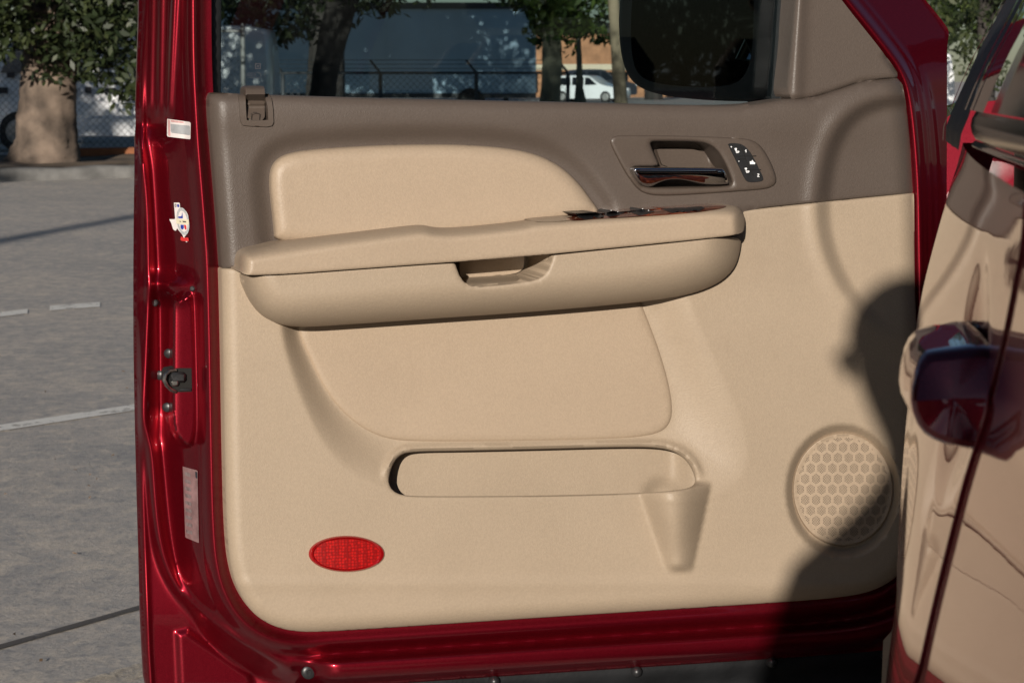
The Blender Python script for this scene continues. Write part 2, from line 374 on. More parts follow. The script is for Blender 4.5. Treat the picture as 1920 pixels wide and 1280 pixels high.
# kerb: worn top edge, butted pieces
k0 = G(0, 341); kd = (G(250, 333) - k0); kd[2] = 0; kd /= np.linalg.norm(kd)
kn = np.array([-kd[1], kd[0], 0]);  kn = kn if kn[1] > 0 else -kn
prof = [(0, 0), (0.012, 0.10), (0.03, 0.138), (0.06, 0.155), (0.18, 0.16), (0.18, -0.02), (0, -0.02)]
for i in range(14):
    s0, s1 = -16 + i * 3.0, -16 + (i + 1) * 3.0 - 0.012
    vv = []; ff = []; nseg = 6
    for j in range(nseg + 1):
        s = s0 + (s1 - s0) * j / nseg; jit = 0.012 * math.sin(s * 5.1) + rng.normal(0, .004)
        for (u, z) in prof: vv.append(k0 + kd * s + kn * u + np.array([0, 0, z + (jit if z > 0.05 else 0)]))
    m_ = len(prof)
    for j in range(nseg):
        for q in range(m_): ff.append((j * m_ + q, j * m_ + (q + 1) % m_, (j + 1) * m_ + (q + 1) % m_, (j + 1) * m_ + q))
    ff += [tuple(range(m_)), tuple(reversed(range(nseg * m_, (nseg + 1) * m_)))]
    link_mesh('kerb', vv, ff, 'kerb', None, True, 40)['kind'] = 'structure'
vv = []; ff = []; nu, nv_ = 60, 14
for i in range(nu + 1):
    for j in range(nv_ + 1):
        u = -16 + 42 * i / nu; v = 0.185 + 5.6 * j / nv_
        vv.append(k0 + kd * u + kn * v + np.array([0, 0, 0.125 + 0.05 * math.sin(u * 1.7 + v) * math.sin(v * 1.3) * (0 < j < nv_) + rng.normal(0, .012)]))
for i in range(nu):
    for j in range(nv_): a = i * (nv_ + 1) + j; ff.append((a, a + nv_ + 1, a + nv_ + 2, a + 1))
link_mesh('planting_strip', vv, ff, 'soil')['kind'] = 'structure'

# ---- trees
def leaf_mat(name, a, b_, c_):
    m, nt, b = new_mat(name); co = coords(nt)
    n = N(nt, 'ShaderNodeTexNoise', Scale=0.9, Detail=4.0); nt.links.new(co, n.inputs['Vector'])
    n2 = N(nt, 'ShaderNodeTexWhiteNoise'); g = N(nt, 'ShaderNodeNewGeometry'); nt.links.new(g.outputs['Random Per Island'], n2.inputs['Vector'])
    c = ramp(nt, n.outputs[0], [(0.35, a), (0.55, b_), (0.72, c_)])
    c = mixc(nt, 0.45, c, ramp(nt, n2.outputs[0], [(0.0, tuple(v * .45 for v in a)), (0.6, b_), (1.0, tuple(v * 1.3 for v in c_))]))
    nt.links.new(c, b.inputs['Base Color']); b.inputs['Roughness'].default_value = 0.5
    tr = N(nt, 'ShaderNodeBsdfTranslucent'); nt.links.new(c, tr.inputs[0]); mx = N(nt, 'ShaderNodeMixShader'); mx.inputs[0].default_value = 0.25
    nt.links.new(b.outputs[0], mx.inputs[1]); nt.links.new(tr.outputs[0], mx.inputs[2])
    nt.links.new(mx.outputs[0], [q for q in nt.nodes if q.type == 'OUTPUT_MATERIAL'][0].inputs[0]); return m
M['leaf_dark'] = leaf_mat('dark_oak_leaves', (0.016, 0.026, 0.010), (0.032, 0.048, 0.016), (0.062, 0.072, 0.024))  # dark greens stand in for crowns partly in shade
M['leaf_green'] = leaf_mat('bright_leaves', (0.024, 0.048, 0.010), (0.055, 0.095, 0.018), (0.11, 0.14, 0.03))
def crown(parent, clumps, n_leaf, size, mat, name='crown'):
    """leaf-sized faces scattered through irregular clumps: clumps = [(centre, radius)]"""
    tot = sum(r ** 2.2 for _, r in clumps); V = []
    for c, r in clumps:
        n = max(8, int(n_leaf * r ** 2.2 / tot))
        d = rng.normal(size=(n, 3)); d /= np.linalg.norm(d, axis=1)[:, None]
        rad = r * rng.uniform(0.15, 1.0, n) ** 0.5 * (1 + 0.25 * np.sin(d[:, 0] * 5 + d[:, 2] * 4))
        p = np.array(c) + d * rad[:, None] * np.array([1.1, 1.1, 0.8])
        u = rng.normal(size=(n, 3)); u /= np.linalg.norm(u, axis=1)[:, None]; w = np.cross(u, rng.normal(size=(n, 3))); w /= np.linalg.norm(w, axis=1)[:, None]
        s = size * rng.uniform(0.6, 1.35, n)[:, None]
        V.append(np.stack([p - u * s, p + w * s * .42, p + u * s, p - w * s * .42], 1).reshape(-1, 3))
    V = np.vstack(V); nq = len(V) // 4
    return link_mesh(name, V, np.arange(nq * 4).reshape(nq, 4), mat, parent, False)
def pxclumps(n, box, Y, r, dY=2.0, keep=None):
    out = []
    while len(out) < n:
        px = random.uniform(box[0], box[2]); py = random.uniform(box[1], box[3])
        if keep and not keep(px, py): continue
        out.append((atY(px, py, Y + random.uniform(-dY, dY)), r * random.uniform(0.6, 1.3)))
    return out
def limb_path(a, b, bend=0.3, n=5):
    a = np.array(a); b = np.array(b); o = rng.normal(size=3) * bend
    return [a + (b - a) * t + o * math.sin(math.pi * t) for t in np.linspace(0, 1, n)]
def tree(label, base, trunk, rads, clumps, nl, size, mat, bark, group='trees around the parking lot', name='oak_tree', limbs=8):
    t = thing(name, label, 'tree', base, group)
    tr = np.array(trunk, float); u0 = np.arange(len(tr)); u1 = np.linspace(0, len(tr) - 1, 46)
    tr2 = np.stack([np.interp(u1, u0, tr[:, k]) for k in range(3)], 1); rd2 = np.interp(u1, u0, rads); nS = 26
    mb = MB(); mb.tube(tr2, list(rd2), nS)
    for i in range(46):                                # furrowed bark and buttressed foot
        for k in range(nS):
            a_ = 2 * math.pi * k / nS; f_ = .05 * math.sin(7 * a_ + 1.3 * math.sin(u1[i] * 1.7)) + .035 * math.sin(11 * a_ + u1[i] * 2.1) + .05 * math.sin(3 * a_ + u1[i] * .6) + rng.normal(0, .022)
            v = np.array(mb.v[i * nS + k]); mb.v[i * nS + k] = tuple(tr2[i] + (v - tr2[i]) * (1 + f_))
    # rough up the trunk and add limbs into the crown
    for k in range(min(limbs, len(clumps))):
        c, r = clumps[k]; a = trunk[-1 - (k % 2)]; mb.tube(limb_path(a, c, 0.35), [rads[-1] * .7, rads[-1] * .5, rads[-1] * .36, rads[-1] * .25, rads[-1] * .12], 7)
    mb.build('trunk', bark, t, True, 80); crown(t, clumps, nl, size, mat); return t
# oak beside the kerb
Yo = 33.0
tp = [atY(px, py, Yo) for px, py in ((80, 322), (83, 300), (84, 270), (84, 230), (88, 180), (92, 130), (94, 80), (88, 20), (95, -60))]
pw = Yo / FPX
cl = pxclumps(34, (-260, -420, 420, 20), Yo, 1.0, 2.5) + pxclumps(26, (380, -700, 820, -70), Yo, 1.05, 2.0) + pxclumps(10, (-40, 20, 60, 75), Yo - 1, 0.42, .8) + pxclumps(34, (110, -10, 300, 125), Yo - .5, 0.42, 1.0) + pxclumps(8, (185, 120, 262, 205), Yo - 1, 0.26, .5)  # right-hand clumps sit out of view, added to shade the leaning trunk
tree('big oak with thick dappled trunk on the planting strip beside the kerb', tuple(tp[0]), tp, [pw * v for v in (78, 68, 58, 53, 50, 48, 50, 40, 26)], cl, 38000, 0.075, 'leaf_dark', 'bark', limbs=14)
# leaning tree seen through the window
Yt = 45.0; pw = Yt / FPX
tp = [atY(px, py, Yt) for px, py in ((585, 276), (592, 230), (604, 175), (610, 130), (618, 90), (632, 40), (640, 0), (650, -60), (655, -150))]
cl = pxclumps(36, (330, -900, 800, -40), Yt, 1.3, 2.5) + pxclumps(30, (405, -30, 585, 70), Yt, 0.42, 1.0) + pxclumps(14, (410, 60, 500, 165), Yt, 0.38, 1.0) + pxclumps(6, (660, -10, 730, 25), Yt, 0.3, .6) + pxclumps(6, (520, 50, 600, 85), Yt, .22, .6)  # highest clumps added above the view to shade the trailer
tree('dark leaning oak trunk seen through the tinted door window', tuple(tp[0]), tp, [pw * v for v in (34, 29, 23, 24, 25, 27, 28, 28, 18)], cl, 22000, 0.10, 'leaf_dark', 'bark_dark', limbs=14)
# mossy trunk right of the trailer
Ym = 55.0; pw = Ym / FPX
tp = [atY(px, py, Ym) for px, py in ((1028, 252), (1030, 215), (1032, 170), (1034, 120), (1034, 70), (1030, 20), (1028, -60))]
cl = pxclumps(16, (900, -330, 1180, -20), Ym, 1.1, 2.0) + pxclumps(14, (985, -20, 1130, 50), Ym, 0.5, 1.2) + pxclumps(7, (1005, 40, 1075, 95), Ym, 0.36, .8)
tree('mossy pale tree trunk with bright leaves beside the trailer end', tuple(tp[0]), tp, [pw * v for v in (24, 20, 18, 18, 17, 16, 12)], cl, 9000, 0.11, 'leaf_green', 'bark_moss', limbs=8)
Ys = 62.0; pw = Ys / FPX
tp = [atY(px, py, Ys) for px, py in ((1088, 240), (1088, 190), (1086, 165), (1086, 120), (1084, 70), (1080, 20))]
cl = pxclumps(10, (1060, -240, 1190, 20), Ys, .9, 1.5) + pxclumps(6, (1105, 30, 1140, 75), Ys, 0.28, .5)
tree('slim young tree in front of the white parked car', tuple(tp[0]), tp, [pw * v for v in (13, 11, 7, 5, 4.5, 4)], cl, 4000, 0.11, 'leaf_green', 'bark_moss', limbs=6)
# tree beyond the hinge side of the door, and others further round the lot
Yr = 68.0; pw = Yr / FPX
tp = [atY(px, py, Yr) for px, py in ((1846, 232), (1848, 200), (1850, 130), (1846, 60), (1850, -40))]
cl = pxclumps(18, (1690, -420, 2100, -20), Yr, 1.5, 2.5) + pxclumps(20, (1738, -20, 1890, 80), Yr, .55, 1.5) + pxclumps(8, (1800, 80, 1880, 150), Yr, .5, 1.0)
tree('dark tree seen between the open door and the car body', tuple(tp[0]), tp, [pw * v for v in (20, 17, 15, 14, 11)], cl, 8000, 0.12, 'leaf_dark', 'bark_dark', limbs=8)
def far_tree(x, y, h, label, mat='leaf_dark', n=5200, size=.2):
    tp = [np.array((x, y, -0.05)), np.array((x + .1, y, h * .2)), np.array((x - .1, y + .1, h * .42)), np.array((x, y, h * .6))]
    cl = [(np.array((x + random.gauss(0, h * .2), y + random.gauss(0, h * .17), h * random.uniform(.32, .95))), h * random.uniform(.10, .19)) for _ in range(20)]
    tree(label, (x, y, 0), tp, [h * .045, h * .034, h * .03, h * .02], cl, n, size, mat, 'bark_dark')
for x, y, h, lb in ((-19.5, 1.5, 9.5, 'broad dark tree standing alone at the lot edge, reflected in the wing mirror'), (-24.0, 9.5, 11, 'tall dark tree beside the lot, behind the one reflected in the wing mirror'),
                    (-14.8, 8.5, 11.0, 'tall leafy tree added out of view for shading the kerb and the white vans'), (-17.5, 14, 11.5, 'leafy tree added out of view next to the one shading the kerb'), (-16, 5, 12, 'second tall leafy tree added out of view, whose shade falls on the white vans'), (-21, 19, 8.5, 'round dark tree further along the kerb from the big oak'), (-31, 2, 11.5, 'tallest dark tree set back from the lot edge')):
    far_tree(x, y, h, lb, n=12000 if 'shad' in lb else 5200)  # leafy trees labelled as shading are unseen, added to darken the vans
for x, y, h, lb in ((-17.5, -2.6, 9, 'bushy dark tree at the lot edge, nearest the grey lamp post'), (-19, -8, 9.5, 'bushy dark tree second along from the grey lamp post'), (-24, -6, 11, 'broad dark tree set back beyond the bushy trees by the lamp post'), (-20.5, -14, 11, 'dark tree between the grey lamp post and the lot corner'), (-27, -17, 12, 'tall tree on the far side of the tree between lamp post and corner'), (-31, -31, 13, 'spreading tree at the back corner of the lot'), (14, -24, 11, 'dark tree added behind the parked red car to cut sky fill'), (22, -14, 11, 'broad tree added on the far side of the parked red car to cut sky fill'), (8, -36, 12, 'tall tree added straight behind the parked red car to cut sky fill'), (20, -34, 12, 'tree added at the back of the lot behind the red car to cut sky fill')):
    far_tree(x, y, h, lb, n=4200, size=.26)  # trees behind the red car are unseen, added for darker fill light
for x, y, h, lb in ((-5.25, 66, 13.2, 'high-crowned tree added to shade the trailer, hidden behind the leaning oak'), (-10.2, 64, 13.2, 'high-crowned tree behind the white van, added to shade the trailer'), (-15, 63, 13.2, 'high-crowned tree behind the white pickup truck, added to shade the trailer')):
    far_tree(x, y, h, lb, n=12000, size=.24)  # trees added to keep the sun off the trailer
for x, y, h, lb in ((-38, 95, 14, 'wide far tree behind the white vans'), (-24, 104, 13, 'far tree above the white vans'), (-9, 112, 13, 'far tree rising behind the middle of the trailer'), (9, 150, 13.5, 'far tree beyond the mossy trunk'),
                    (17, 96, 12, 'far tree hidden mostly by the wing mirror'), (27, 92, 12, 'far tree beyond the hinge side of the door')):
    far_tree(x, y, h, lb, 'leaf_green' if x > 0 else 'leaf_dark', 7000, .3)

for k, (x, y) in enumerate(((-18.2, 3.4), (-18.6, 5.6), (-18.3, 7.9), (-18.8, 10.2))):  # unseen hedge, added so the wing mirror reflects something dark
    t = thing('evergreen_shrub', 'dense dark evergreen shrub added to darken the mirror reflection, in the hedge row at the lot edge', 'shrub', (x, y, 0), 'hedge row at the lot edge')
    mb = MB()
    for q in range(5): mb.tube([(x + .1 * q - .2, y, -.02), (x + .3 * q - .6, y + random.uniform(-.4, .4), 1.6)], [.035, .015], 6)
    mb.build('stem', 'bark_dark', t); crown(t, [(np.array((x + random.gauss(0, .4), y + random.gauss(0, .55), random.uniform(.5, 2.9))), random.uniform(.5, .85)) for _ in range(14)], 4200, .09, 'leaf_dark', 'foliage')

# ---- trailer, fences, pole, brick building
M['trailer'] = simple('faded_blue_trailer_paint', (0.36, 0.52, 0.64), 0.55, var=0.12, scale=0.6)
M['trailer_dark'] = simple('trailer_rail', (0.05, 0.055, 0.06), 0.6, var=0.3)
M['galv'] = simple('galvanised_steel', (0.30, 0.30, 0.29), 0.5, metal=0.5, var=0.25, scale=4)
M['galv_dark'] = simple('weathered_fence_steel', (0.07, 0.075, 0.08), 0.6, metal=0.4, var=0.3, scale=4)
M['rust'] = simple('rusty_orange_steel', (0.23, 0.085, 0.035), 0.85, var=0.5, scale=3)
M['pole'] = simple('weathered_wood_pole', (0.25, 0.20, 0.13), 0.9, var=0.45, scale=1.2, bump=.6, bscale=20)
M['brick'] = simple('tan_brick_wall', (0.42, 0.21, 0.11), 0.9, var=0.25, scale=1.5)
M['cream'] = simple('cream_band', (0.6, 0.52, 0.38), 0.8, var=0.15)
M['glass_dark'] = simple('dark_glass', (0.012, 0.015, 0.018), 0.08)
M['tyre'] = simple('tyre_rubber', (0.016, 0.016, 0.016), 0.8)
M['white_paint'] = simple('white_vehicle_paint', (0.78, 0.80, 0.81), 0.35, coat=0.6, var=0.08, scale=1.0)
M['dark_paint'] = simple('dark_vehicle_paint', (0.02, 0.025, 0.035), 0.3, coat=0.8)
M['lamp_lens'] = simple('clear_lamp_lens', (0.6, 0.6, 0.6), 0.1, coat=1)
M['lettering'] = simple('dark_lettering', (0.02, 0.022, 0.03), 0.5)
lv = []; lf = []
for k in range(46):
    px = random.uniform(-60, 300); py = 345 + 950 * random.random() ** 1.6; q = G(px, py, .006); a_ = random.uniform(0, 6.28); r_ = random.uniform(.004, .011); n0 = len(lv)
    for t_, rr in ((0, 1), (1.4, .45), (3.14, 1), (4.6, .4)): lv.append((q[0] + r_ * rr * math.cos(a_ + t_), q[1] + r_ * rr * math.sin(a_ + t_), .006 + random.uniform(0, .008)))
    lf.append((n0, n0 + 1, n0 + 2, n0 + 3))
M['litter'] = simple('dry_leaf', (0.17, 0.105, 0.055), 0.9, var=.6, scale=3)
tag(link_mesh('leaf_litter', lv, lf, 'litter', None, False), 'scattered dry brown leaf bits on the parking lot', 'leaves', kind='stuff')
a = atY(230, 150, 80)[0]; bx = atY(1004, 150, 80)[0]; ztop = atY(700, 13, 80)[2]
t = thing('box_trailer', 'long pale blue box trailer parked behind the barbed wire fence', 'trailer', ((a + bx) / 2, 81.2, 0))
MB().box(((a + bx) / 2, 81.2, (ztop + .78) / 2), (bx - a, 2.4, ztop - .78)).build('side_wall', 'trailer', t)
MB().box(((a + bx) / 2, 79.97, ztop + .03), (bx - a + .06, .08, .22)).build('roof_rail', 'trailer_dark', t)
MB().box(((a + bx) / 2, 79.97, .74), (bx - a + .06, .08, .16)).build('bottom_rail', 'trailer_dark', t)
MB().box((bx - .05, 79.975, (ztop + .78) / 2), (.14, .06, ztop - .9)).build('corner_post', 'trailer', t)
for i in range(1, 11):
    MB().box((a + (bx - a) * i / 11, 79.995, (ztop + .8) / 2), (.035, .02, ztop - 1.0)).build('wall_seam', 'trailer', t)
for xx in (a + 1.2, a + 2.4, bx - 2.2): MB().tube([(xx, 79.9, .5), (xx, 80.3, .5)], .5, 20).build('wheel', 'tyre', t)
MB().box((bx - 1.0, 80.6, .42), (.18, .18, .84)).build('landing_leg', 'trailer_dark', t)
Yf = 60.0; px2 = Yf / FPX
t = thing('barbed_wire_fence', 'chain-link fence with angled barbed wire arms in front of the trailer', 'fence', (atY(760, 150, Yf)[0], Yf, 0))
posts = [350, 530, 713, 893, 1065]
for p in posts:
    q = atY(p, 137, Yf); MB().tube([(q[0], Yf, -.05), (q[0], Yf, q[2])], .05, 8).build('post', 'galv_dark', t)
    q2 = atY(p - 19, 113, Yf); MB().tube([q, q2], .032, 6).build('barb_arm', 'galv_dark', t)
qa = atY(posts[0], 137, Yf); qb = atY(posts[-1], 137, Yf); MB().tube([qa, qb], .034, 8).build('top_rail', 'galv_dark', t)
for k in range(3):
    f = (k + 1) / 3; MB().tube([atY(posts[0] - 19 * f, 137 - 24 * f, Yf), atY(posts[-1] - 19 * f, 137 - 24 * f, Yf)], .008, 5).build('barbed_strand', 'galv_dark', t)
def chain_link(t, x0, x1, Y, z0, z1, cell=.075, r=.0028, mat='galv_dark'):
    mb = MB(); H = z1 - z0; n = int((x1 - x0 + H) / (cell * 1.4))
    for k in range(n):
        for sg in (1, -1):
            s = x0 - H + k * cell * 1.4 if sg > 0 else x0 + k * cell * 1.4
            pa = np.array((s, z0)); pb = np.array((s + sg * H, z1)); d = pb - pa
            tt = [0, 1]
            xs = sorted([(x0 - pa[0]) / d[0], (x1 - pa[0]) / d[0]]); t0, t1 = max(0, xs[0]), min(1, xs[1])
            if t1 <= t0: continue
            u = pa + d * t0; v = pa + d * t1; o = np.array((-d[1], d[0])); o = o / np.linalg.norm(o) * r
            mb.add([(u[0] + o[0], Y, u[1] + o[1]), (u[0] - o[0], Y, u[1] - o[1]), (v[0] - o[0], Y, v[1] - o[1]), (v[0] + o[0], Y, v[1] + o[1]), (u[0], Y + r, u[1]), (v[0], Y + r, v[1])], [(0, 1, 2, 3), (0, 3, 5, 4), (1, 4, 5, 2)])
    o = mb.build('chain_link_mesh', mat, t); o['kind'] = 'stuff'; return o
chain_link(t, qa[0], qb[0], Yf, .05, qa[2], .12, .004)
Yl = 35.6
t = thing('chain_link_fence', 'chain-link fence with grey round post beside the big oak', 'fence', (atY(133, 300, Yl)[0], Yl, .12))
for p in (-190, 133, 456):
    q = atY(p, 150, Yl); MB().tube([(q[0], Yl, .05), (q[0], Yl, 2.05)], .038, 10).build('post', 'galv', t); MB().tube([(q[0], Yl, 2.05), (q[0], Yl, 2.11)], [.05, .012], 10).build('post_cap', 'galv', t)
qa = atY(-190, 150, Yl); qb = atY(456, 150, Yl); MB().tube([(qa[0], Yl, 2.0), (qb[0], Yl, 2.0)], .022, 8).build('top_rail', 'galv', t)
chain_link(t, qa[0], qb[0], Yl + .045, .16, 2.0)
q = atY(138, 299, 34.9); q2 = atY(470, 288, 36.2)
qm = (q + q2) / 2; dq = q2 - q; ln = np.linalg.norm(dq[:2]); ax = np.array([[dq[0] / ln, dq[1] / ln, 0], [-dq[1] / ln, dq[0] / ln, 0], [0, 0, 1]])
tag(MB().box((qm[0], qm[1], .19), (ln, .12, .15), ax, .02).build('rusty_beam', 'rust', None), 'rusty orange steel beam lying along the fence foot', 'beam')
t = thing('utility_pole', 'weathered tan wooden utility pole standing beside the wing mirror', 'pole', tuple(atY(1166, 250, 52)))
MB().tube([atY(px, py, 52) for px, py in ((1170, 262), (1163, 180), (1157, 90), (1150, 0), (1138, -160), (1130, -300))], [.16, .15, .14, .125, .11, .1], 12).build('shaft', 'pole', t, True)
c_ = atY(1131, -270, 52); MB().box(c_, (2.2, .1, .12)).build('crossarm', 'pole', t)
c_ = atY(1100, 110, 172)
t = thing('brick_building', 'tan brick building with cream band beyond the parked cars', 'building', (c_[0] + 2, 178, 0))
MB().box((c_[0] + 2, 178, 2.4), (18, 10, 4.8)).build('wall', 'brick', t)
for zz in (2.2, 4.9): MB().box((c_[0] + 2, 172.9, zz), (18.1, .16, .42)).build('cream_band', 'cream', t)
MB().box((c_[0] + 2, 178, 5.25), (18.6, 10.6, .3)).build('roof_slab', 'trailer_dark', t)
for i in range(5): MB().box((c_[0] - 4.6 + i * 3.3, 172.96, 1.1), (2.1, .1, 1.5)).build('window', 'glass_dark', t)
t = thing('light_pole', 'plain grey lamp post throwing a long thin shadow across the parking lot', 'lamp post', (-8.55, -10, 0))
MB().tube([(-8.55, -10, 0), (-8.55, -10, 3), (-8.55, -10, 7.6)], [.15, .13, .10], 12).build('shaft', 'galv', t, True)
MB().tube([(-8.55, -10, -.02), (-8.55, -10, .5)], .26, 14).build('base', 'kerb', t)
MB().box((-8.15, -10, 7.65), (.9, .34, .12), None, .03).build('lamp_head', 'galv', t)
# ---- vehicles
def vehicle(name, label, cat, pos, yaw, L, W, H, prof_, wins, paint, wheels, wr, group=None, lettering=False):
    """prof_: closed side outline (x 0..1, z 0..1); wins: side windows in the same units; front at x = 1"""
    t = thing(name, label, cat, pos, group); c_, s_ = math.cos(yaw), math.sin(yaw); belt = H * .55
    def T(x, y, z): X = (x - .5) * L; return (pos[0] + X * c_ - y * s_, pos[1] + X * s_ + y * c_, pos[2] + z * H)
    pr = chaikin(prof_, 2); n = len(pr); vv = []; ff = []
    for y in (-1, -.9, .9, 1):
        for x, z in pr:
            ins = .02 if abs(y) == 1 else 0.0; hw = W / 2 - .16 * max(0, z * H - belt)
            vv.append(T(.5 + (x - .5) * (1 - ins), y * hw, .5 + (z - .5) * (1 - ins)))
    for k in range(3):
        for i in range(n): j = (i + 1) % n; ff.append((k * n + i, k * n + j, (k + 1) * n + j, (k + 1) * n + i))
    ff += [tuple(range(n)), tuple(reversed(range(3 * n, 4 * n)))]
    link_mesh('body', vv, ff, paint, t, True, 35)
    for wv in wins:
        for sgn in (-1, 1):
            pl = [T(x, sgn * (W / 2 - .16 * max(0, z * H - belt) + .004), z) for x, z in wv]; MB().prism(pl, np.array(T(0, -sgn * .03, 0)) - np.array(T(0, 0, 0))).build('window', 'glass_dark', t)
    for x in wheels:
        for sgn in (-1, 1):
            a_ = np.array(T(x, sgn * (W / 2 - .2), wr / H)); b_ = np.array(T(x, sgn * (W / 2 + .015), wr / H))
            wh = MB().tube([a_, a_ + (b_ - a_) * .85, b_], [wr, wr, wr * .9], 20).build('wheel', 'tyre', t)
            sw = sub(wh, t['_o']); MB().tube([b_, b_ + (b_ - a_) * .05], [wr * .62, wr * .5], 14).build('rim', 'galv', sw)
    for sgn in (-1, 1):
        MB().box(T(.985, sgn * W * .36, .48), (.12, .3, .16), np.array([[c_, s_, 0], [-s_, c_, 0], [0, 0, 1]]), .02).build('headlight', 'lamp_lens', t)
        MB().box(T(.012, sgn * W * .40, .52), (.08, .16, .3), np.array([[c_, s_, 0], [-s_, c_, 0], [0, 0, 1]]), .02).build('tail_light', 'reflector_rim', t)
    if lettering:
        k = 0
        for row, z in enumerate((.58, .46)):
            x = .36
            while x < .92:
                w = random.uniform(.018, .035); h = random.uniform(.035, .05)
                yy = W / 2 + .004 - .16 * max(0, (z + h / 2) * H - belt); pl = [T(x, yy, z), T(x + w, yy, z), T(x + w, yy, z + h), T(x, yy, z + h)]
                MB().prism(pl, np.array(T(0, .012, 0)) - np.array(T(0, 0, 0))).build('letter_block', 'lettering', t); x += w + random.uniform(.008, .05)
    return t
suv = [(0, .28), (0, .55), (.03, .62), (.09, .93), (.2, 1.0), (.5, 1.0), (.58, .97), (.72, .66), (.95, .56), (1, .45), (1, .2), (.97, .14), (.02, .14)]
wsu = [[(.10, .64), (.15, .91), (.30, .93), (.31, .64)], [(.33, .64), (.33, .93), (.49, .93), (.49, .64)], [(.51, .64), (.51, .93), (.57, .91), (.68, .66)]]
vehicle('parked_car', 'white hatchback parked in front of the brick building', 'car', tuple(G(1106, 192.5)), R(-24), 4.3, 1.8, 1.52, suv, wsu, 'white_paint', (.19, .8), .33, 'cars parked by the brick building')
p_ = G(1120, 187); vehicle('parked_suv', 'dark sport utility vehicle parked behind the white hatchback', 'car', (p_[0], p_[1], 0), R(10), 4.9, 1.95, 1.95, suv, wsu, 'dark_paint', (.19, .8), .38, 'cars parked by the brick building')
van = [(0, .2), (0, .9), (.03, 1.0), (.75, 1.0), (.84, .94), (.90, .62), (.98, .54), (1, .4), (1, .16), (.97, .12), (.02, .12)]
wva = [[(.74, .62), (.74, .88), (.83, .88), (.875, .62)]]
p_ = atY(30, 150, 41.5); vehicle('cargo_van', 'white cargo van with dark lettering along its side behind the fence', 'van', (p_[0] + 1.75, 42.5, 0), R(180), 5.4, 2.0, 2.25, van, wva, 'white_paint', (.17, .82), .36, 'white vans behind the fence', True)
pick = [(0, .3), (0, .58), (.38, .6), (.41, .95), (.46, 1.0), (.62, 1.0), (.73, .66), (.96, .6), (1, .5), (1, .22), (.97, .16), (.02, .16)]
wpi = [[(.43, .66), (.45, .93), (.60, .93), (.69, .66)]]
p_ = atY(-30, 150, 47); vehicle('pickup_truck', 'white pickup truck partly hidden behind the oak trunk', 'truck', (p_[0] - .9, 47.5, 0), R(4), 5.6, 2.0, 1.95, pick, wpi, 'white_paint', (.18, .82), .4, 'white vans behind the fence')
p_ = atY(1788, 150, 78); vehicle('white_van', 'white van glimpsed between the open door and the car body', 'van', (p_[0] - 1.3, 80, 0), R(96), 5.2, 2.0, 2.2, van, wva, 'white_paint', (.17, .82), .36)

# ------------------------------------------------------------------ the open front door
DO = P(1000, 1285, -0.05); door = thing('front_car_door', 'open red car door with beige and brown interior trim, hinged beside the car body', 'car door', tuple(DO))
T_ = chaikin([(400, -640), (388, -600), (387, -200), (387, 0), (388, 120), (392, 200), (396, 270), (402, 340), (410, 440), (414, 503), (417, 620), (419, 740), (421, 860), (424, 980), (430, 1055), (445, 1106), (471, 1147), (506, 1171), (548, 1183), (600, 1184), (700, 1178),
      (1000, 1158), (1430, 1131), (1590, 1119), (1650, 1103), (1690, 1075), (1712, 1030), (1720, 960), (1720, 700), (1715, 500), (1713, 362), (1708, 280), (1700, 200), (1688, 148), (1660, 105), (1575, 0), (1400, -213), (1230, -420), (1120, -540), (1030, -600), (900, -640), (600, -650)], 2)
T_lo = chaikin([(387, -400), (387, 0), (388, 120), (392, 200), (396, 270), (402, 340), (410, 440), (414, 503), (417, 620), (419, 740), (421, 860), (424, 980), (430, 1055), (445, 1106), (471, 1147), (506, 1171), (548, 1183), (600, 1184), (700, 1178),
      (1000, 1158), (1430, 1131), (1590, 1119), (1650, 1103), (1690, 1075), (1712, 1030), (1720, 960), (1720, 700), (1715, 500), (1713, 362), (1708, 280), (1700, 200), (1688, 148), (1660, 105)], 2, False)
S_ = [(330, -705), (268, -690), (264, -300), (262, 0), (258, 120), (254, 260), (251, 400), (250, 600), (252, 740), (256, 920), (261, 1080), (267, 1220), (272, 1296), (300, 1309), (560, 1296), (800, 1276), (1430, 1236), (1700, 1216), (1765, 1195), (1785, 1100), (1790, 900), (1782, 640), (1774, 400),
      (1775, 340), (1775, 250), (1775, 180), (1775, 120), (1776, 85), (1780, 62), (1776, 50), (1735, 0), (1560, -215), (1390, -420), (1270, -560), (1150, -660), (1000, -710), (600, -715)]
crest = chaikin([(268, 250), (273, 330), (277, 400), (279, 480), (280, 560), (276, 640), (274, 700), (272, 780), (276, 810), (286, 850), (291, 930), (298, 1000), (313, 1062), (342, 1114), (388, 1160), (440, 1196), (495, 1224), (540, 1250)], 2, False)
pocket = chaikin([(322, 552), (338, 562), (356, 545), (364, 560), (367, 640), (371, 740), (370, 800), (362, 838), (345, 836), (328, 815), (320, 790), (321, 640)], 1)
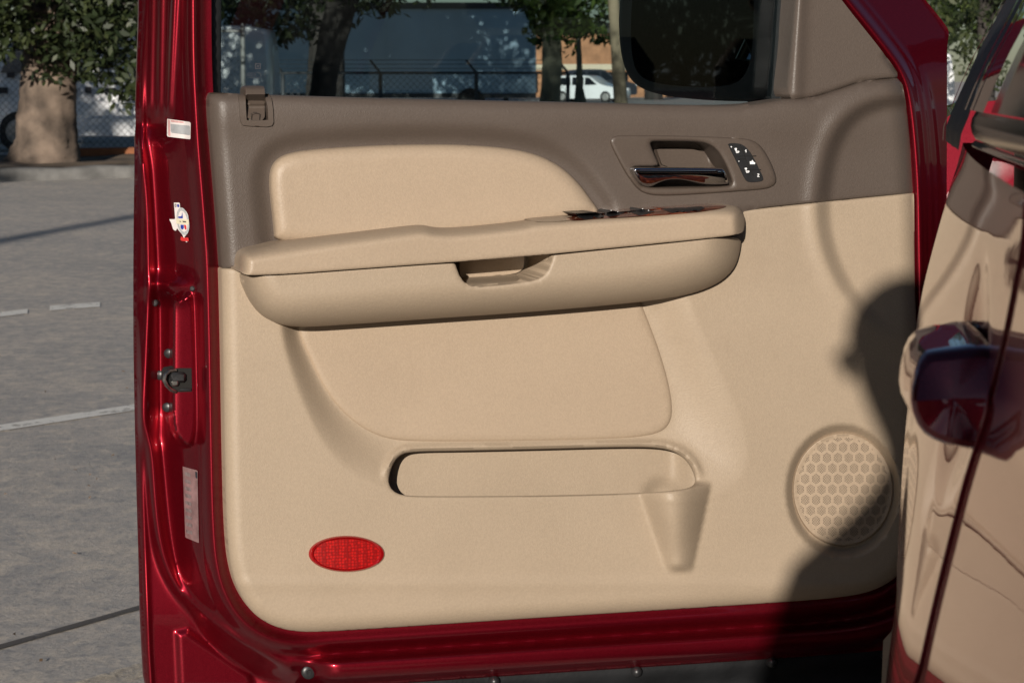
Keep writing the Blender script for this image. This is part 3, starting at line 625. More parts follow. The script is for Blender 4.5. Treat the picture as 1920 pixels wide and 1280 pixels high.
def shell_h(x, y):
    x = np.asarray(x, float); y = np.asarray(y, float)
    d = seg_dist(x, y, T_); d = np.where(inside(x, y, T_), -d, d)
    bot = sstep(470, 640, x) * sstep(1080, 1150, y) * (x < 1700)
    right = sstep(1300, 1380, x) * (1 - bot)
    lo_left = 1 - np.maximum(bot, right)
    # latch side: rolled inner ridge, channel, then the face sloping back to the outer flange
    hl = 0.004 + 0.013 * np.exp(-((d - 24) / 11.0) ** 2) - 0.014 * sstep(33, 50, d)
    fall = np.interp(y, [820, 1060], [70, 52.0]); tf = np.clip((d - 44) / (fall + 4), 0, 1); hl = hl - 0.072 * (.6 * tf + .4 * tf * tf * (3 - 2 * tf))
    dc = seg_dist(x, y, crest, False)
    low = sstep(230, 330, y)
    hl = hl + low * 0.013 * np.exp(-(dc / 11.0) ** 2)
    outer = sstep(4, -4, x - np.interp(y, crest[:, 1], crest[:, 0])) * sstep(1170, 1020, y)
    hl = hl - low * outer * 0.010 * sstep(2, 20, dc)
    for rx0, rx1, hgt in ((286, 281, .006), (303, 298, .007), (329, 316, .008)):
        rx = rx0 + (rx1 - rx0) * np.clip((y + 50) / 270, 0, 1); hl = hl + hgt * np.exp(-((x - rx) / 6.0) ** 2) * (1 - sstep(195, 232, y))
    hl = hl - 0.010 * np.exp(-((y - 232) / 20.0) ** 2) * sstep(330, 305, x)
    # latch pocket
    sp = sdf(x, y, pocket); nearp = (x < 395) & (y > 480) & (y < 900)
    kp = nearp * sstep(-3, 6, sp); hl = hl * (1 - kp) + (-0.012) * kp
    g = np.exp(-(((x - 303) / 16.0) ** 2)) * sstep(525, 570, y) * (1 - sstep(760, 850, y)); hl = hl - 0.013 * g
    dome = np.exp(-(((x - 322) / 30.0) ** 2 + ((y - 538) / 20.0) ** 2)); hl = hl + 0.022 * dome
    # triangle emboss in the corner
    tri = sdf(x, y, [(330, 1185), (352, 1180), (470, 1262), (478, 1290), (335, 1290)]); hl = hl + (y > 1120) * 0.006 * sstep(-6, 10, tri)
    edge = x - np.interp(y, [-700, 0, 400, 600, 920, 1220, 1300], [267, 262, 251, 250, 256, 267, 272]); hl = hl - 0.010 * sstep(9, 0, edge) + .0035 * np.exp(-((edge - 13) / 4.0) ** 2)
    # sill side: flat dark band, groove, rounded bulge
    hb = 0.004 + 0.005 * np.exp(-((d - 18) / 12.0) ** 2) - 0.012 * np.exp(-((d - 42) / 10.0) ** 2) + 0.016 * np.exp(-((d - 72) / 21.0) ** 4) - .012 * sstep(88, 108, d)
    hb = hb - 0.02 * np.exp(-(((x - 578) / 26.0) ** 2 + ((y - 1258) / 26.0) ** 2))
    # hinge side
    hr = 0.004 + 0.010 * np.exp(-((d - 10) / 9.0) ** 2) - 0.014 * sstep(14, 34, d) - .060 * np.clip((d - 30) / 90, 0, 1) + .003 * np.exp(-((d - 33) / 3.5) ** 2) - .006 * sstep(46, 54, d) * sstep(120, 200, y)
    return bot * hb + right * hr + lo_left * hl
Tin = np.asarray(resample(T_, 9)); cen = Tin.mean(0)
tn = np.roll(Tin, -1, 0) - np.roll(Tin, 1, 0); tn /= np.linalg.norm(tn, axis=1)[:, None]; nn = np.c_[-tn[:, 1], tn[:, 0]]
if not inside(*(Tin[:1] + nn[:1] * 3).T, T_)[0]: nn = -nn
Tin = Tin + nn * 9
shell = pad('door_shell', [resample(chaikin(S_, 2), 8), Tin], shell_h, 'red', door, step=3.4, rings=(3,), back=-0.105, hole_back=-0.06, raw=True, sharp=60,
            step_fn=lambda x, y: ((y > -40) & ((x < 600) | (y > 1000) | (x > 1500))) | ((np.floor(x / 3.6) % 4 == 0) & (np.floor(y / 3.6) % 6 == 0)))
# outer skin of the door, seen only from the far side
Sout = resample(chaikin(S_, 2), 14)
skin_lo = np.array([p for p in [(268, 190), (1500, 200), (1600, 160), (1776, 60), (1775, 400), (1785, 1100), (1765, 1195), (800, 1276), (560, 1296), (300, 1309), (272, 1296), (250, 600)]], float)
vvv, TT, rim = fill2d([resample(skin_lo, 30)], 60)
link_mesh('outer_skin', P(vvv[:, 0], vvv[:, 1], -0.108), TT, 'red_clean', door)

# ---- window, seals, mirror sail
glass_out = [(404, -628), (404, 215), (900, 225), (1475, 225), (1490, -20), (1400, -200), (1230, -405), (1115, -530), (1020, -590), (900, -628)]
o = MB().prism([P(x, y, -0.030) for x, y in glass_out], -ND * .0042).build('window_glass', 'tint', door)
gp = sub(o, DO)
pad('window_seal', [(386, -620), (386, 190), (400, 192), (414, 190), (415, 0), (417, -610)], lambda x, y: -0.012 - .012 * sstep(406, 415, x), 'black', door, step=12, rings=(3,), back=-0.05, smooth_it=0)
pad('window_seal', [(1487, -40), (1479, 80), (1470, 192), (1462, 192), (1470, 80), (1478, -40), (1490, -85), (1497, -85)], lambda x, y: -0.004 + 0 * x, 'black', door, step=8, rings=(2,), back=-0.05, smooth_it=0)
pad('glass_run_channel', [(417, -610), (412, -640), (700, -652), (900, -640), (1030, -600), (1120, -540), (1230, -420), (1400, -213), (1497, -95), (1487, -80), (1390, -195), (1220, -400), (1110, -520), (1020, -580), (900, -612), (600, -622)], lambda x, y: -0.01 + 0 * x, 'black', door, step=16, rings=(3,), back=-0.05, smooth_it=0)
# printed glass marks
gm = MB()
def gq(x0, y0, x1, y1, mb): mb.prism([P(x, y, -0.0285) for x, y in ((x0, y0), (x1, y0), (x1, y1), (x0, y1))], -ND * .0006)
for (x0, y0, x1, y1) in ((478, 119, 489, 121), (478, 128, 489, 130), (478, 121, 480, 128), (487, 121, 489, 128), (481.5, 122.5, 485.5, 126.5)): gq(x0, y0, x1, y1, gm)
gm.build('maker_mark', 'lettering', gp)
gm = MB()
for k in range(18):
    a0, a1 = k * math.pi / 9, (k + 1) * math.pi / 9
    gm.prism([P(483.5 + r * math.cos(a_), 141 + r * math.sin(a_), -0.0285) for r, a_ in ((6, a0), (6, a1), (5, a1), (5, a0))], -ND * .0006)
for k, (x0, x1) in enumerate(((464, 476), (461, 475), (466, 476))): gq(x0, 137 + k * 4, x1, 138.2 + k * 4, gm)
gm.build('approval_mark', 'lettering', gp)

# ---- brown upper trim
ARC = chaikin([(1760, 172), (1700, 176), (1650, 181), (1606, 197), (1570, 230), (1547, 278), (1534, 340), (1528, 400), (1540, 470), (1568, 538), (1606, 588), (1660, 640), (1760, 700)], 2)
def arc_step(x, y):
    s = sdf(x, y, ARC); return 0.017 * sstep(-2, 30, s) * (1 - sstep(520, 640, y)) - 0.004 * np.exp(-((s + 6) / 16.0) ** 2) * (1 - sstep(480, 640, y))
UPPER = [(391, 178), (396, 173), (450, 176), (640, 182), (830, 187), (1100, 192), (1300, 198), (1400, 197), (1440, 191), (1470, 186), (1520, 184), (1560, 172), (1615, 153), (1660, 146), (1690, 146), (1700, 200), (1708, 280), (1712, 350), (1713, 358), (1713.4, 361), (1711, 361.3), (1700, 362.4), (1560, 376), (1395, 393), (1300, 430), (900, 470), (470, 500), (426, 502.6), (415, 503), (414, 502), (413, 490), (410, 440), (402, 340), (396, 270), (392, 210)]
INS = [(517, 462), (514, 420), (508, 370), (506, 335), (510, 312), (524, 295), (552, 285), (600, 279), (700, 273), (780, 271), (860, 271), (950, 277), (1010, 290), (1055, 314), (1088, 346), (1108, 374), (1123, 394), (1123, 400), (1110, 404), (1000, 430), (800, 450)]
INSs = chaikin(INS, 2); TOPL = [(391, 176), (450, 176), (640, 182), (830, 187), (1100, 192), (1300, 198), (1400, 197), (1440, 191), (1470, 186), (1520, 184), (1560, 172), (1615, 153), (1690, 146)]
SEAM = [(380, 503.5), (470, 503), (900, 480), (1300, 430), (1395, 394), (1560, 377), (1730, 360.5)]
def seam_drop(x, y): return 0.0035 * (1 - qround(seg_dist(x, y, SEAM, False), 5))
def upper_h(x, y):
    sT = seg_dist(x, y, T_lo, False); sP = seg_dist(x, y, TOPL, False); dU = -sdf(x, y, INSs)
    h = 0.040 - 0.030 * (1 - qround(sT + 3, 37)) - 0.012 * (1 - qround(sP, 16))
    h = h - 0.011 * (1 - sstep(4, 40, dU)) - arc_step(x, y) - seam_drop(x, y)
    h = h + 0.004 * np.exp(-((y - np.interp(x, [390, 1400], [215, 230])) / 40.0) ** 2)
    h = h - 0.012 * ((x > 459) & (x < 504) & (y < 227))
    return h
RHOLE = [(1214, 262), (1240, 261), (1300, 261.5), (1330, 266), (1349, 279), (1363, 304), (1373, 328), (1377, 345), (1368, 352.5), (1262, 355), (1203, 354), (1190, 340), (1182, 317), (1187, 309), (1228, 309)]
upper = pad('upper_trim', [UPPER, RHOLE], upper_h, 'brown', door, step=8, back=-0.02, hole_depth=.003, hole_back=0, smooth_it=1)
pad('mirror_sail', [(1472, 187), (1480, 90), (1490, 0), (1497, -90), (1512, -88), (1577, 0), (1662, 106), (1690, 147), (1660, 146), (1615, 153), (1560, 172), (1520, 184)],
    lambda x, y: 0.030 - 0.012 * (1 - qround(np.abs(x - np.interp(y, [-90, 0, 187], [1497, 1489, 1471])), 14)) - 0.010 * (1 - qround(seg_dist(x, y, T_lo, False), 12)) + 0.005 * np.exp(-((x - np.interp(y, [0, 187], [1499, 1492])) / 13) ** 2) - 0.006 * (1 - qround(seg_dist(x, y, TOPL, False), 10)), 'brown', door, step=4, back=-0.02, smooth_it=1)
pad('upper_insert', INS, lambda x, y: 0.036 + 0.014 * qround(np.maximum(sdf(x, y, INSs), 0), 24), 'beige_soft', door, step=8, back=0.005)

# ---- beige lower trim with map pocket
LOWER = [(414.3, 506), (414, 503.6), (416, 503.4), (426, 503.4), (462, 503.2), (482, 530), (520, 566), (640, 574), (900, 562), (1200, 532), (1335, 492), (1380, 440), (1392, 400), (1398, 394.6), (1560, 377), (1700, 363.3), (1711, 362.2), (1713.5, 362), (1713.5, 365), (1714, 378), (1715, 500), (1720, 700), (1720, 960), (1712, 1030), (1690, 1075), (1650, 1103), (1590, 1119), (1430, 1131), (1000, 1158), (700, 1178), (600, 1184), (548, 1183), (506, 1171), (471, 1147), (445, 1106), (430, 1055), (424, 980), (421, 860), (419, 740), (417, 620)]
LINS = [(556, 600), (562, 632), (578, 668), (600, 715), (626, 756), (660, 790), (700, 815), (745, 827), (820, 829), (1000, 828), (1150, 824), (1215, 818), (1245, 808), (1259, 790), (1262, 765), (1256, 722), (1240, 665), (1222, 615), (1200, 560), (1190, 520), (560, 560)]
BOWL = chaikin([(523, 520), (524, 612), (540, 680), (566, 752), (600, 825), (645, 878), (695, 905), (728, 922), (760, 931), (1000, 932), (1250, 926), (1310, 934), (1350, 925), (1388, 900), (1405, 858), (1396, 800), (1370, 738), (1332, 655), (1295, 575), (1280, 500)], 2)
OPEN = [(728, 906), (730, 888), (738, 866), (752, 851), (775, 846), (860, 845), (1000, 842), (1150, 838), (1230, 838), (1266, 846), (1290, 864), (1303, 888), (1306, 905), (1298, 914), (1270, 920), (1200, 925), (1000, 930), (820, 931), (760, 930), (738, 922)]
LINSs = chaikin(LINS, 2); OPENs = chaikin(OPEN, 2)
WIN, WOUT = 0.014, 0.042
def bowl_h(x, y):
    dI = np.maximum(-sdf(x, y, LINSs), 0); dB = np.maximum(sdf(x, y, BOWL), 0)
    t = np.clip(dI / (dI + dB + 1e-6), 0, 1); t = t * t * (3 - 2 * t) * .55 + t * .45; return WIN + (WOUT - WIN) * t
def lower_h(x, y):
    h = bowl_h(x, y) - 0.026 * (1 - qround(seg_dist(x, y, T_lo, False) + 3, 33))
    so = -sdf(x, y, OPENs)
    top = sstep(905, 870, y); h = h + top * 0.007 * np.exp(-((so - 8) / 6.0) ** 2) - 0.002 * (1 - qround(np.maximum(so, 0), 4))
    # bottle holder bulge
    cx = 1266 + (y - 930) * 0.055; hw = np.clip(60 - (y - 930) * 0.26, 12, 66)
    tq = (x - cx) / hw; q = np.where(tq < 0, np.cos(np.clip(-tq / 1.1, 0, 1) * math.pi / 2) ** 1.2, np.cos(np.clip(tq / 1.04, 0, 1) * math.pi / 2) ** .85)
    bul = 0.042 * q * sstep(900, 916, y) * (1 - 0.62 * sstep(940, 1072, y)) * (1 - sstep(1056, 1076, y)); bul = bul + .0015 * q * np.exp(-((y - 938) / 6.0) ** 2)
    h = h + bul
    e = np.sqrt(((x - 1580) / 107.0) ** 2 + ((y - 920) / 126.0) ** 2); h = h - 0.024 * np.clip((1.0 - e) / .15, 0, 1)
    h = h - arc_step(x, y) - seam_drop(x, y)
    h = h + 0.002 * sstep(1060, 1100, y) * np.exp(-((y - 1092) / 14.0) ** 2)
    return h
lower = pad('lower_trim', [LOWER, OPEN], lower_h, 'beige', door, step=5, back=-0.02, hole_back=-0.035, hole_depth=0.004, bstep=3.5, smooth_it=2)
def pocket_h(x, y):
    d = np.sqrt(((x - 1238) / 42.0) ** 2 + ((y - 938) / 52.0) ** 2)
    return -0.012 - 0.010 * (1 - sstep(.3, 1.0, d)) + .03 * sstep(1255, 1312, x)
pad('map_pocket', [(705, 830), (1330, 825), (1330, 960), (705, 960)], pocket_h, 'beige', door, step=7, back=-0.05, smooth_it=0)
pad('lower_insert', LINS, lambda x, y: WIN - 0.002 + 0.0055 * qround(np.maximum(sdf(x, y, LINSs), 0), 9), 'beige_soft', door, step=9, back=WIN - .01)

# ---- armrest
ATOP = [(447, 492), (449, 478), (458, 468), (480, 463), (517, 455), (640, 440), (740, 428), (785, 423), (802, 423.5), (816, 427), (840, 429), (900, 425), (985, 416), (1000, 411), (1030, 408), (1120, 402), (1240, 391), (1330, 383.5), (1372, 383.5), (1390, 391), (1397, 408), (1396, 428), (1390, 440), (1300, 450), (1040, 476), (870, 490), (700, 502), (540, 514), (470, 516.5), (453, 513), (447, 503)]
AEDGE = [(447, 503), (447, 492), (449, 478), (458, 468), (480, 463), (517, 455), (640, 440), (740, 428), (785, 423), (802, 423.5), (816, 427), (840, 429), (900, 425), (985, 416), (1000, 411), (1030, 408), (1120, 402), (1240, 391), (1330, 383.5), (1372, 383.5), (1390, 391), (1397, 408), (1397, 440)]
ASEAM = [(447, 514), (470, 516.5), (540, 514), (700, 502), (870, 490), (1040, 476), (1300, 450), (1397, 439)]
AEDs = chaikin(AEDGE, 2, False)
def arm_h(x, y):
    s = seg_dist(x, y, AEDs, False) + 1.0; b = seg_dist(x, y, ASEAM, False)
    wdt = np.interp(x, [447, 520, 620, 800, 1000, 1390], [26, 30, 26, 22, 20, 26])
    return 0.046 + 0.078 * qround(s, wdt) - 0.003 * (1 - qround(b, 6))
armt = pad('armrest_pad', ATOP, arm_h, 'beige_soft', door, step=5, bstep=4, rings=(1.5, 4), back=0.02, smooth_it=2)
ABOL = [(452, 517), (470, 518.5), (540, 516), (700, 504), (850, 493.5), (854, 495), (858, 507), (864, 522), (875, 533), (892, 537.5), (915, 536.5), (985, 529), (1010, 523), (1024, 512), (1032, 496), (1036, 480), (1040, 478.5), (1300, 452), (1391, 441.5), (1388, 470), (1380, 498), (1362, 520), (1335, 537), (1290, 553), (1200, 567), (1000, 584.5), (800, 598), (640, 609), (560, 614), (522, 608), (494, 594), (472, 568), (459, 540)]
ABED = [(1397, 430), (1391, 445), (1388, 470), (1380, 498), (1362, 520), (1335, 537), (1290, 553), (1200, 567), (1000, 584.5), (800, 598), (640, 609), (560, 614), (522, 608), (494, 594), (472, 568), (459, 540), (452, 512)]
CUP = [(850, 484), (854, 495), (858, 507), (864, 522), (875, 533), (892, 537.5), (915, 536.5), (985, 529), (1010, 523), (1024, 512), (1032, 496), (1036, 480), (1040, 470)]
ABEDs = chaikin(ABED, 2, False)
def bol_h(x, y):
    s = seg_dist(x, y, ABEDs, False) + 1.5; b = seg_dist(x, y, ASEAM, False); c = seg_dist(x, y, CUP, False)
    return 0.038 + 0.080 * qround(s, np.interp(x, [452, 600, 1200, 1390], [62, 66, 70, 80])) ** .9 - 0.002 * (1 - qround(b, 4)) - 0.004 * (1 - qround(c, 6))
pad('armrest_bolster', ABOL, bol_h, 'beige', door, step=6, bstep=4, rings=(1.5, 4), back=0.026, smooth_it=2)
pc = pad('pull_cup', [(842, 472), (1052, 462), (1052, 545), (842, 545)], lambda x, y: 0.018 + np.maximum(0.082 * sstep(982, 1032, x), 0.086 * sstep(513, 536, y + (x - 900) * .06)), 'beige', door, step=3, back=0.01, smooth_it=0)
pad('grip_strap', [(862, 478), (982, 468), (983, 498), (978, 507), (966, 513), (930, 517), (870, 523), (862, 520)], lambda x, y: 0.030 + 0 * x, 'beige_soft', sub(pc, DO), step=6, back=0.02, smooth_it=1)
# window-switch console: lacquered wood with black switches
def con_w(x, y): return 0.058 + 0.058 * np.clip((y - np.interp(x, [990, 1060, 1120, 1240, 1330, 1372], [408, 403, 399.5, 389.5, 383.5, 383])) / 12.0, 0, 1)
def con_h(e): return lambda x, y: np.maximum(arm_h(x, y), con_w(x, y)) + e
wt = pad('wood_console', [(1060, 412.2), (1082, 404.5), (1120, 400.5), (1180, 395.5), (1240, 390.5), (1320, 385), (1352, 384.2), (1366, 386), (1352, 391), (1320, 396), (1270, 401), (1200, 405.5), (1120, 410), (1080, 413.4)], con_h(.0035), 'wood', door, step=4, bstep=3, rings=(1,), back=0.03, smooth_it=1)
pad('console_tray', [(1000, 414), (1008, 410.8), (1032, 408.6), (1078, 404.6), (1086, 407), (1068, 413.5), (1040, 415.5), (1008, 416)], con_h(.002), 'beige_soft', door, step=4, bstep=3, rings=(1,), back=0.03, smooth_it=1)
wsub = sub(wt, DO)
def sw(name, poly, lift):
    poly = [(x, y + 1.8) for x, y in poly]; return pad(name, poly, lambda x, y: np.maximum(arm_h(x, y), con_w(x, y)) + .005, 'black_sat', wsub, step=3, bstep=2, rings=(), back=0.05, smooth_it=0)
sw('window_switch', [(1078, 398.5), (1106, 396.8), (1113, 404), (1111, 408.5), (1096, 409.6), (1078, 402)], .010)
sw('window_switch', [(1108, 396.8), (1118, 396), (1133, 401.5), (1132, 406.3), (1119, 407.3), (1114, 403.5)], .009)
sw('switch_plate', [(1132, 398.5), (1150, 393), (1164, 396), (1172, 397), (1158, 402), (1142, 404.5)], .002)
sw('switch_plate', [(1184, 396.5), (1204, 389.5), (1220, 393), (1228, 394.5), (1212, 400.5), (1198, 402.5)], .002)
sw('lock_switch', [(1242, 389.8), (1262, 388.6), (1274, 393), (1273, 396.5), (1260, 397.5)], .008)
sw('lock_switch', [(1266, 388.6), (1284, 387.6), (1296, 392), (1294, 395.5), (1278, 396.3)], .007)
sw('mirror_switch', [(1288, 387.6), (1316, 385.2), (1322, 388.5), (1312, 393.3), (1298, 394.2)], .006)
for (x, y) in ((1146, 394.5), (1158, 397), (1205, 391.4), (1216, 394.4)):
    MB().box(P(x, y, arm_h(np.array([x]), np.array([y]))[0] + .0075), (.0012, .0006, .0006)).build('switch_mark', 'white_mark', wsub)

# ---- inside release: bezel, recess, chrome lever, seat switches
BEZ = [(1143, 270), (1143, 260), (1152, 253.5), (1175, 252), (1300, 254), (1390, 257.5), (1412, 262), (1428, 274), (1442, 296), (1453, 322), (1457, 338), (1453, 348), (1438, 355), (1400, 358.5), (1300, 365.5), (1240, 368), (1212, 365), (1194, 355), (1176, 331), (1160, 303)]
REC = [(1219, 270), (1221, 265.5), (1240, 265), (1300, 265.5), (1326, 269), (1344, 281), (1358, 304), (1368, 328), (1373, 344), (1366, 349), (1262, 352), (1206, 351), (1194, 338), (1186, 316), (1190, 312), (1236, 312), (1233, 302)]
BEZs = chaikin(BEZ, 2); RECs = chaikin(REC, 1)
def bez_base(x, y): return 0.0425
def bez_h(x, y):
    s = np.maximum(sdf(x, y, BEZs), 0); r = np.maximum(-sdf(x, y, RECs), 0); r = np.where(sdf(x, y, RECs) > 0, 0, r)
    return 0.0395 + 0.006 * qround(s, 5) - 0.006 * (1 - qround(r, 7))
bz = pad('release_bezel', [BEZ, REC], bez_h, 'brown_smooth', door, step=6, bstep=3, rings=(1.5, 4), back=0.02, hole_back=-.02, smooth_it=2); bs = sub(bz, DO)
pad('release_recess', [(1180, 258), (1385, 258), (1385, 356), (1180, 356)], lambda x, y: -0.012 + .045 * sstep(1326, 1376, x) + .012 * sstep(284, 262, y) + .01 * sstep(1240, 1222, x), 'brown_smooth', bs, step=5, back=-0.03, smooth_it=0)
pad('recess_plate', [(1231, 281), (1234, 278.5), (1290, 279), (1310, 282), (1322, 291), (1333, 312), (1337, 318), (1245, 318)], lambda x, y: -0.006 + 0 * x, 'brown_smooth', bs, step=6, back=-0.015, smooth_it=1)
LEV = [(1187, 317), (1190, 314.5), (1200, 314), (1280, 314.5), (1352, 315.5), (1358, 318), (1363, 330), (1366.5, 343), (1363, 345.5), (1330, 346.5), (1312, 344), (1290, 338.5), (1270, 336), (1250, 337), (1234, 343), (1222, 350), (1212, 350.5), (1202, 345), (1192, 330)]
LEVs = chaikin(LEV, 2)
pad('release_lever', LEV, lambda x, y: 0.052 + 0.010 * (1 - ((y - 320) / 26.0) ** 2) + 0.003 * qround(np.maximum(sdf(x, y, LEVs), 0), 4) - .004 * sstep(335, 352, y), 'chrome', bs, step=4, bstep=3, rings=(1, 2.5), back=0.03, smooth_it=2)
SWP = [(1365.5, 271.5), (1367, 269), (1380, 268.5), (1392, 271), (1404, 281), (1414, 298), (1424, 318), (1432, 334), (1430, 339.5), (1416, 341.5), (1403, 341.5), (1397.5, 337), (1384, 308)]
sp_ = pad('seat_switch_pad', SWP, lambda x, y: 0.0475 + 0 * x, 'black_sat', bs, step=5, bstep=3, rings=(1,), back=0.03, smooth_it=1)
def mark(polys, name='seat_mark', mat='white_mark', w=0.0485, parent=bs):
    mb = MB()
    for pl in polys: mb.prism([P(x, y, w) for x, y in pl], -ND * .0007)
    return mb.build(name, mat, parent)
def bar(x0, y0, x1, y1, t=.9):
    dx, dy = x1 - x0, y1 - y0; l = math.hypot(dx, dy); nx, ny = -dy / l * t, dx / l * t
    return [(x0 + nx, y0 + ny), (x1 + nx, y1 + ny), (x1 - nx, y1 - ny), (x0 - nx, y0 - ny)]
mark([bar(1378.4, 293, 1418, 292.3, .45), bar(1384.5, 298.3, 1398, 298, .45), bar(1394, 318.5, 1427, 318, .45), bar(1388, 270, 1398, 297, .45), bar(1398, 298, 1413, 330, .45)], 'switch_gap', 'hole')
def seat_icon(cx, cy, s=.85):
    return [[(cx - 5 * s, cy - 5.5 * s), (cx - 1 * s, cy - 6.5 * s), (cx + .5 * s, cy - 4.5 * s), (cx - .5 * s, cy - 2.5 * s), (cx + .3 * s, cy), (cx - 2.5 * s, cy + .5 * s), (cx - 4 * s, cy - 2.5 * s)], bar(cx - 2 * s, cy + 2.6 * s, cx + 2.6 * s, cy + .8 * s, .7), bar(cx + 2.6 * s, cy + .8 * s, cx + 5.4 * s, cy + 1.4 * s, .7), bar(cx + 5.2 * s, cy + 1.4 * s, cx + 3.5 * s, cy + 3.8 * s, .7), bar(cx + 3.5 * s, cy + 3.8 * s, cx - 1 * s, cy + 4.2 * s, .7)]
mark(seat_icon(1381.5, 283)); mark(seat_icon(1400.5, 320)); mark([[(1406, 302.5), (1410, 303), (1411.5, 301), (1413.5, 304), (1416, 305), (1415.5, 308), (1406.5, 308)], bar(1409.5, 304, 1411, 300.5, .6)])
mark([bar(1370.5, 274.5, 1372, 276.5, .8)]); mark([bar(1385, 302, 1386, 303, .8)])
mark([bar(1397.2, 283.4, 1399.3, 280.6, .6), bar(1398.9, 281, 1399, 286, .65)], 'digit_one')
mark([bar(1420.3, 327.3, 1421.7, 325.9, .55), bar(1421.7, 325.9, 1423.4, 327, .55), bar(1423.4, 327, 1420.3, 331.6, .55), bar(1420.3, 331.5, 1424, 331.5, .55)], 'digit_two')

# ---- belt guide clip on the upper trim
cp = pad('clip_base', [[(447, 176), (449, 200), (451, 228), (455, 235), (468, 236.5), (500, 238), (510, 236), (513, 230), (512, 205), (509, 185), (505, 176)], [(460, 172), (461, 200), (462.5, 225.5), (480, 226.2), (503, 225.5), (502, 200), (498, 185), (497, 172)]], lambda x, y: upper_h(x, y) + .0035 + .012 * ((x > 459) & (x < 504) & (y < 227)), 'brown_smooth', door, step=5, bstep=3, rings=(1.5,), back=0.01, smooth_it=0)
pad('clip_lever', [(460.5, 164), (462, 161), (480, 160.5), (494, 161.5), (496, 164), (497, 180), (496, 200), (496.5, 225.3), (480, 226), (464.5, 225.5), (462, 205), (461, 185)], lambda x, y: np.interp(y, [160, 166, 178, 181, 190, 194, 200, 226], [.034, .048, .054, .046, .032, .038, .034, .046]), 'brown_smooth', sub(cp, DO), step=3, bstep=2.5, rings=(1,), back=0.012, smooth_it=1, sharp=70)
mark([bar(471, 213, 472, 226, .35), bar(486.6, 213, 486.8, 226, .35), bar(471, 213, 475, 212.4, .35), bar(475, 211, 482, 211, .6), bar(482, 212.4, 486.6, 213, .35)], 'clip_tab', 'hole', 0.0465, sub(cp, DO))

# ---- speaker
def ell(cx, cy, a, b, n=90): return [(cx + a * math.cos(2 * math.pi * i / n), cy + b * math.sin(2 * math.pi * i / n)) for i in range(n)]
def grille_h(x, y):
    e = np.sqrt(((x - 1581) / 95.0) ** 2 + ((y - 917) / 107.0) ** 2); return 0.0195 + 0.0085 * np.sqrt(np.clip(1 - (e * .82) ** 2, 0, 1)) + .0022 * np.exp(-((e - .965) / .018) ** 2) - .004 * sstep(.975, 1.0, e)
gr = pad('speaker_grille', ell(1581, 917, 95, 107), grille_h, 'beige_soft', door, step=5, bstep=3, rings=(1, 2.5, 4), back=0.018, smooth_it=0)
hm = MB(); n_h = 0; HX, HY, DS = 21.4, 18.6, 2.72
for jj in range(-7, 8):
    for ii in range(-7, 8):
        cx, cy = (ii + (jj % 2) * .5) * HX, jj * HY               # honeycomb cell centre; each cell is a cluster of punched holes
        for q in range(-3, 4):
            for r_ in range(-3, 4):
                if abs(q + r_) > 3: continue
                x = 1581 + .95 * (cx + DS * r_ * .866); y = 917 + 1.06 * (cy + DS * (q + r_ * .5))
                if math.hypot((x - 1581) / 95, (y - 917) / 107) > .905: continue
                w = float(grille_h(np.array([x]), np.array([y]))[0]) + .0004; r = .80
                hm.add([P(x + r * math.cos(a_), y + r * math.sin(a_), w) for a_ in [k * math.pi / 3 for k in range(6)]], [(0, 1, 2, 3, 4, 5)]); n_h += 1
ho = hm.build('grille_hole', 'hole', sub(gr, DO)); ho['kind'] = 'stuff'

# ---- courtesy reflector
rf = pad('reflector', ell(650, 1038, 65, 28, 70), lambda x, y: 0.043 + .002 * (1 - ((x - 650) / 65) ** 2), 'reflector', door, step=6, bstep=3, rings=(1.5,), back=0.03, smooth_it=0)
pad('rim', [ell(650, 1038, 71, 34, 80), ell(650, 1038, 62, 26, 80)], lambda x, y: 0.042 + .005 * np.exp(-(((np.sqrt(((x - 650) / 71) ** 2 + ((y - 1038) / 34) ** 2)) - .93) / .07) ** 2), 'reflector_rim', sub(rf, DO), step=4, bstep=3, rings=(1, 2.5), back=0.03, smooth_it=0)

# ---- latch, bolts, grommet, bottom seal
def sh(x, y): return float(shell_h(np.array([float(x)]), np.array([float(y)]))[0])
lt = pad('latch_opening', [(309, 700), (313, 693), (330, 690), (359, 690), (360, 734), (325, 735), (316, 728), (308, 716)], lambda x, y: shell_h(x, y) * 0 + sh(352, 712) + .001, 'hole', door, step=8, bstep=3, rings=(), back=-.04, smooth_it=0)
ls = sub(lt, DO); wl_ = sh(352, 712)
MB().tube([P(x, y, wl_ + w) for x, y, w in ((330, 694, .003), (318, 695, .006), (310, 702, .009), (308, 712, .010), (312, 722, .009), (320, 730, .006), (329, 734, .003))], .0024, 8).build('latch_frame', 'steel', ls, True)
MB().box(P(333, 707, wl_ + .004), (.020, .010, .013), np.array([RD, -ND, [0, 0, 1]]), .003).build('latch_claw', 'dark_steel', ls, True)
MB().box(P(327, 716, wl_ + .004), (.010, .008, .010), np.array([RD, -ND, [0, 0, 1]]), .002).build('latch_pawl', 'steel', ls, True)
MB().box(P(347, 730, wl_ + .002), (.016, .004, .003), np.array([RD, -ND, [0, 0, 1]]), .001).build('latch_lip', 'dark_steel', ls, True)
def bolt(x, y, r, name='latch_bolt', mat='dark_steel', lift=.003):
    c = P(x, y, sh(x, y)); ax = ND * .86 - RD * .5; ax /= np.linalg.norm(ax)
    MB().tube([c - ax * .004, c + ax * lift, c + ax * (lift + .0012), c + ax * (lift + .0012)], [r, r, r * .7, r * .35], 12).build(name, mat, door, True)
for x, y in ((317, 662), (300, 703), (314, 763)): bolt(x, y, .0062, mat='black_sat')
